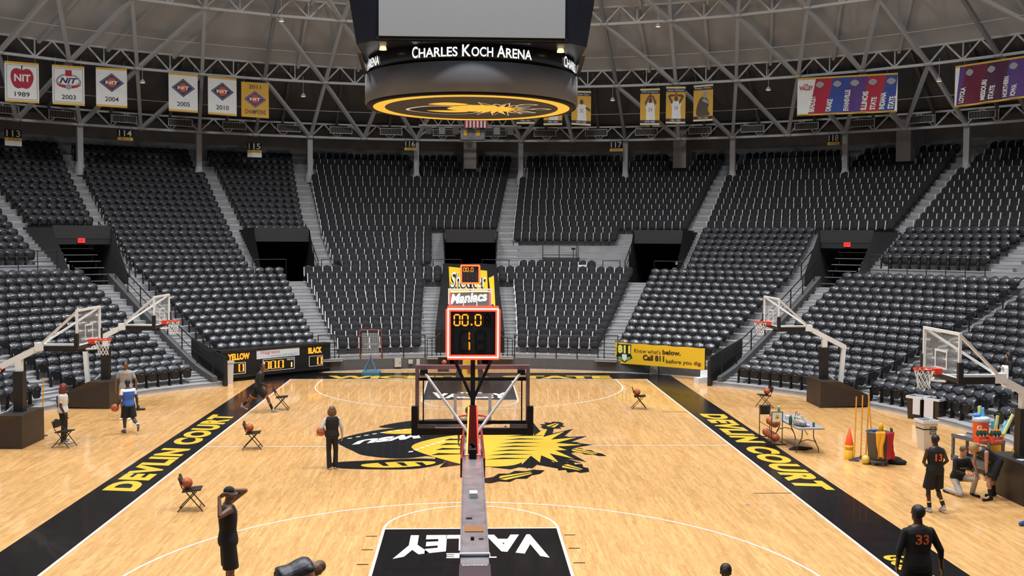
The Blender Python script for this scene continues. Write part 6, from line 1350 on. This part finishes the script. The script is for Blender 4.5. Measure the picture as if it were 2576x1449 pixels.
def league(az0, az1, t0, t1, b0, b1, names, label, lead, u0=.12):
    o, fn = banner('conference_banner', label, az0, az1, t0, t1, b0, b1, M_PUR, 'conference banners hanging at the right', wav=.045)
    b = MB(); P4(b, fn, [(0, .975), (1, .975), (1, 1), (0, 1)], M_GB, .03, 28); P4(b, fn, [(0, 0), (1, 0), (1, .025), (0, .025)], M_GB, .03, 28); P4(b, fn, [(0, .025), (.115, .025), (.20, .975), (0, .975)] if lead else [(0, .025), (.02, .025), (.05, .975), (0, .975)], M_BW, .006)
    n = len(names); w_ = (1-u0)/n
    for i, (nm, m) in enumerate(names):
        x = u0+i*w_; P4(b, fn, [(x, .025), (x+w_, .025), (min(1, x+w_+.07), .975), (min(1, x+.07), .975)], m, .012+.002*i)
        for li, line in enumerate(nm.split('|')):
            L = .055*len(line)+.06
            text(b, line, M_BW, lambda u, v, x=x, li=li, L=L: fn(x+.055+.085*li-.055*v+.02*u, .07+min(.56, L)*u, .05), .04)
        P_(b, fn, smooth_closed([(x+.07, .80), (x+.11, .90), (x+.16, .82), (x+.12, .72)], 3), M_GP, .045)
    P_(b, fn, [(.975, .025), (1, .025), (1, .975)], M_BW, .03)
    if lead: text(b, 'THE', M_CR, lambda u, v: fn(.06+.05*u, .80+.05*v, .03), .02); text(b, 'VALLEY', M_CR, lambda u, v: fn(.02+.14*u, .68+.12*v, .03), .03)
    b.build('print', o)
league(33.4, 42.78, 15.17, 14.99, 13.14, 12.99, [('BRADLEY', M_CR), ('DRAKE', M_BLP), ('EVANSVILLE', M_PUR), ('ILLINOIS|STATE', M_CR), ('INDIANA|STATE', M_BLP)], 'wide red and blue banner listing BRADLEY, DRAKE, EVANSVILLE, ILLINOIS STATE and INDIANA STATE', True)
league(47.89, 55.73, 15.0, 15.11, 12.96, 13.17, [('LOYOLA', mat('maroon_print', (.14, .012, .04), .7)), ('MISSOURI|STATE', mat('dark_maroon_print', (.07, .015, .05), .7)), ('NORTHERN|IOWA', M_PUR), ('SOUTHERN|ILLINOIS', mat('maroon_print', (.14, .012, .04), .7))], 'wide maroon and purple banner listing LOYOLA, MISSOURI STATE, NORTHERN IOWA and SOUTHERN ILLINOIS', False, .05)
# section signs
for az, z, wd, num, lit, strip_ in ((-42.1, 11.42, .86, '113', 1, 1), (-32.75, 11.86, .86, '114', 0, 1), (-21.05, 11.48, .86, '115', 1, 1), (-5.98, 11.93, .72, '116', 0, 1), (14.6, 11.9, .82, '117', 0, 1), (35.3, 11.9, .7, '118', 0, 1)):
    o = thing('section_sign', 'hanging section sign reading '+num, 'sign', pol(az, 37.0, z), -radians(az), 'hanging section signs'); b = MB(); lit_h = .43
    b.box((-wd/2, -.04, -.02), (wd/2, .04, lit_h), M_BLKM); b.build('number_box', o); b = MB(); text(b, num, mat('pale_sign_digits', (.62, .60, .55), .6), rectfn((-wd*.42, -.045, .03), (wd*.84, 0, 0), (0, 0, lit_h-.07)), .01); b.build('numerals', o)
    b = MB(); b.box((-wd/2, -.04, -.20), (wd/2, .04, -.02), M_GB); text(b, 'SECTION', M_DKP, rectfn((-wd*.3, -.045, -.15), (wd*.6, 0, 0), (0, 0, .08)), .01); b.build('gold_strip', o)
    if lit: b = MB(); b.box((-wd/2, -.04, -.46), (wd/2, .04, -.20), M_BW); b.build('white_panel', o)
    b = MB(); b.tube((-wd*.4, 0, lit_h), (-wd*.4, 0, 12.5-z), .01, M_RAIL, n=4); b.tube((wd*.4, 0, lit_h), (wd*.4, 0, 12.5-z), .01, M_RAIL, n=4); b.build('hanger', o)
# pendant lamps
for az, r, z, lb in ((-32.8, 33.2, 14.5, 'pendant lamp between the 2004 and 2005 banners'), (-20.89, 28.6, 17.7, 'pendant lamp high above the 2010 banner'), (-17.19, 33.4, 14.4, 'pendant lamp right of the gold 2011 banner'), (21.0, 28.6, 17.7, 'pendant lamp high above the player banners'), (14.9, 33.2, 14.4, 'pendant lamp between the player banners'), (30.7, 33.2, 14.6, 'pendant lamp left of the wide red and blue banner'), (46.71, 33.2, 14.3, 'pendant lamp left of the maroon banner')):
    o = thing('pendant_lamp', lb, 'lamp', pol(az, r, z), 0, 'small pendant lamps under the roof'); b = MB(); b.lathe([(.16, 0), (.12, .12), (.05, .20), (0, .22)], M_STEELL, n=14); b.build('shade', o); b = MB(); b.lathe([(.13, .01), (0, .01)], mat('lamp_glass', (.8, .7, .5), .3, emit=(1, .75, .45), es=1.2), n=12); b.build('bulb', o); b = MB(); b.tube((0, 0, .2), (0, 0, 1.2), .012, M_STEEL, n=4); b.build('stem', o)
# lighting rig and flag at the far end
rg = thing('lighting_rig', 'grey equipment truss under the far roof behind the scoreboard', 'lighting rig', (0, 34.6, 12.75)); b = MB()
for z in (.35, .95): b.tube((-3.2, 0, z), (3.2, 0, z), .05, M_STEELL)
for i in range(16): b.tube((-3.2+.4*i, 0, .35 if i % 2 else .95), (-2.8+.4*i, 0, .95 if i % 2 else .35), .03, M_STEELL, n=6)
b.build('truss', rg)
for i in range(7): b = MB(); x = -2.6+.85*i; b.box((x-.2, -.15, -.2), (x+.2, .15, .25), M_GRYM if i % 2 else M_DECKD); b.build('lamp_head', rg)
b = MB(); b.box((-.6, -.3, -.55), (.9, .3, .1), M_GRYM); b.box((.35, -.32, -.3), (.6, -.3, .05), M_YEL); b.box((-.4, -.32, -.3), (-.2, -.3, .05), M_YEL); b.build('hoist_box', rg)
fl_ = thing('flag', 'striped red and white flag with blue corner hanging below the scoreboard', 'flag', (.34, 33.8, 12.9)); b = MB()
for i in range(13): b.box((-.72+.111*i, -.01, 0), (-.72+.111*(i+1), .01, 1.9), M_CR if i % 2 == 0 else M_BW)
b.build('stripes', fl_); b = MB(); b.box((-.73, -.014, 1.1), (.05, .014, 1.9), M_BLP); b.build('canton', fl_)
b = MB(); b.tube((-.8, 0, 1.92), (.8, 0, 1.92), .02, M_STEEL); b.tube((0, 0, 1.9), (0, 0, 2.4), .01, M_STEEL, n=4); b.build('pole', fl_)
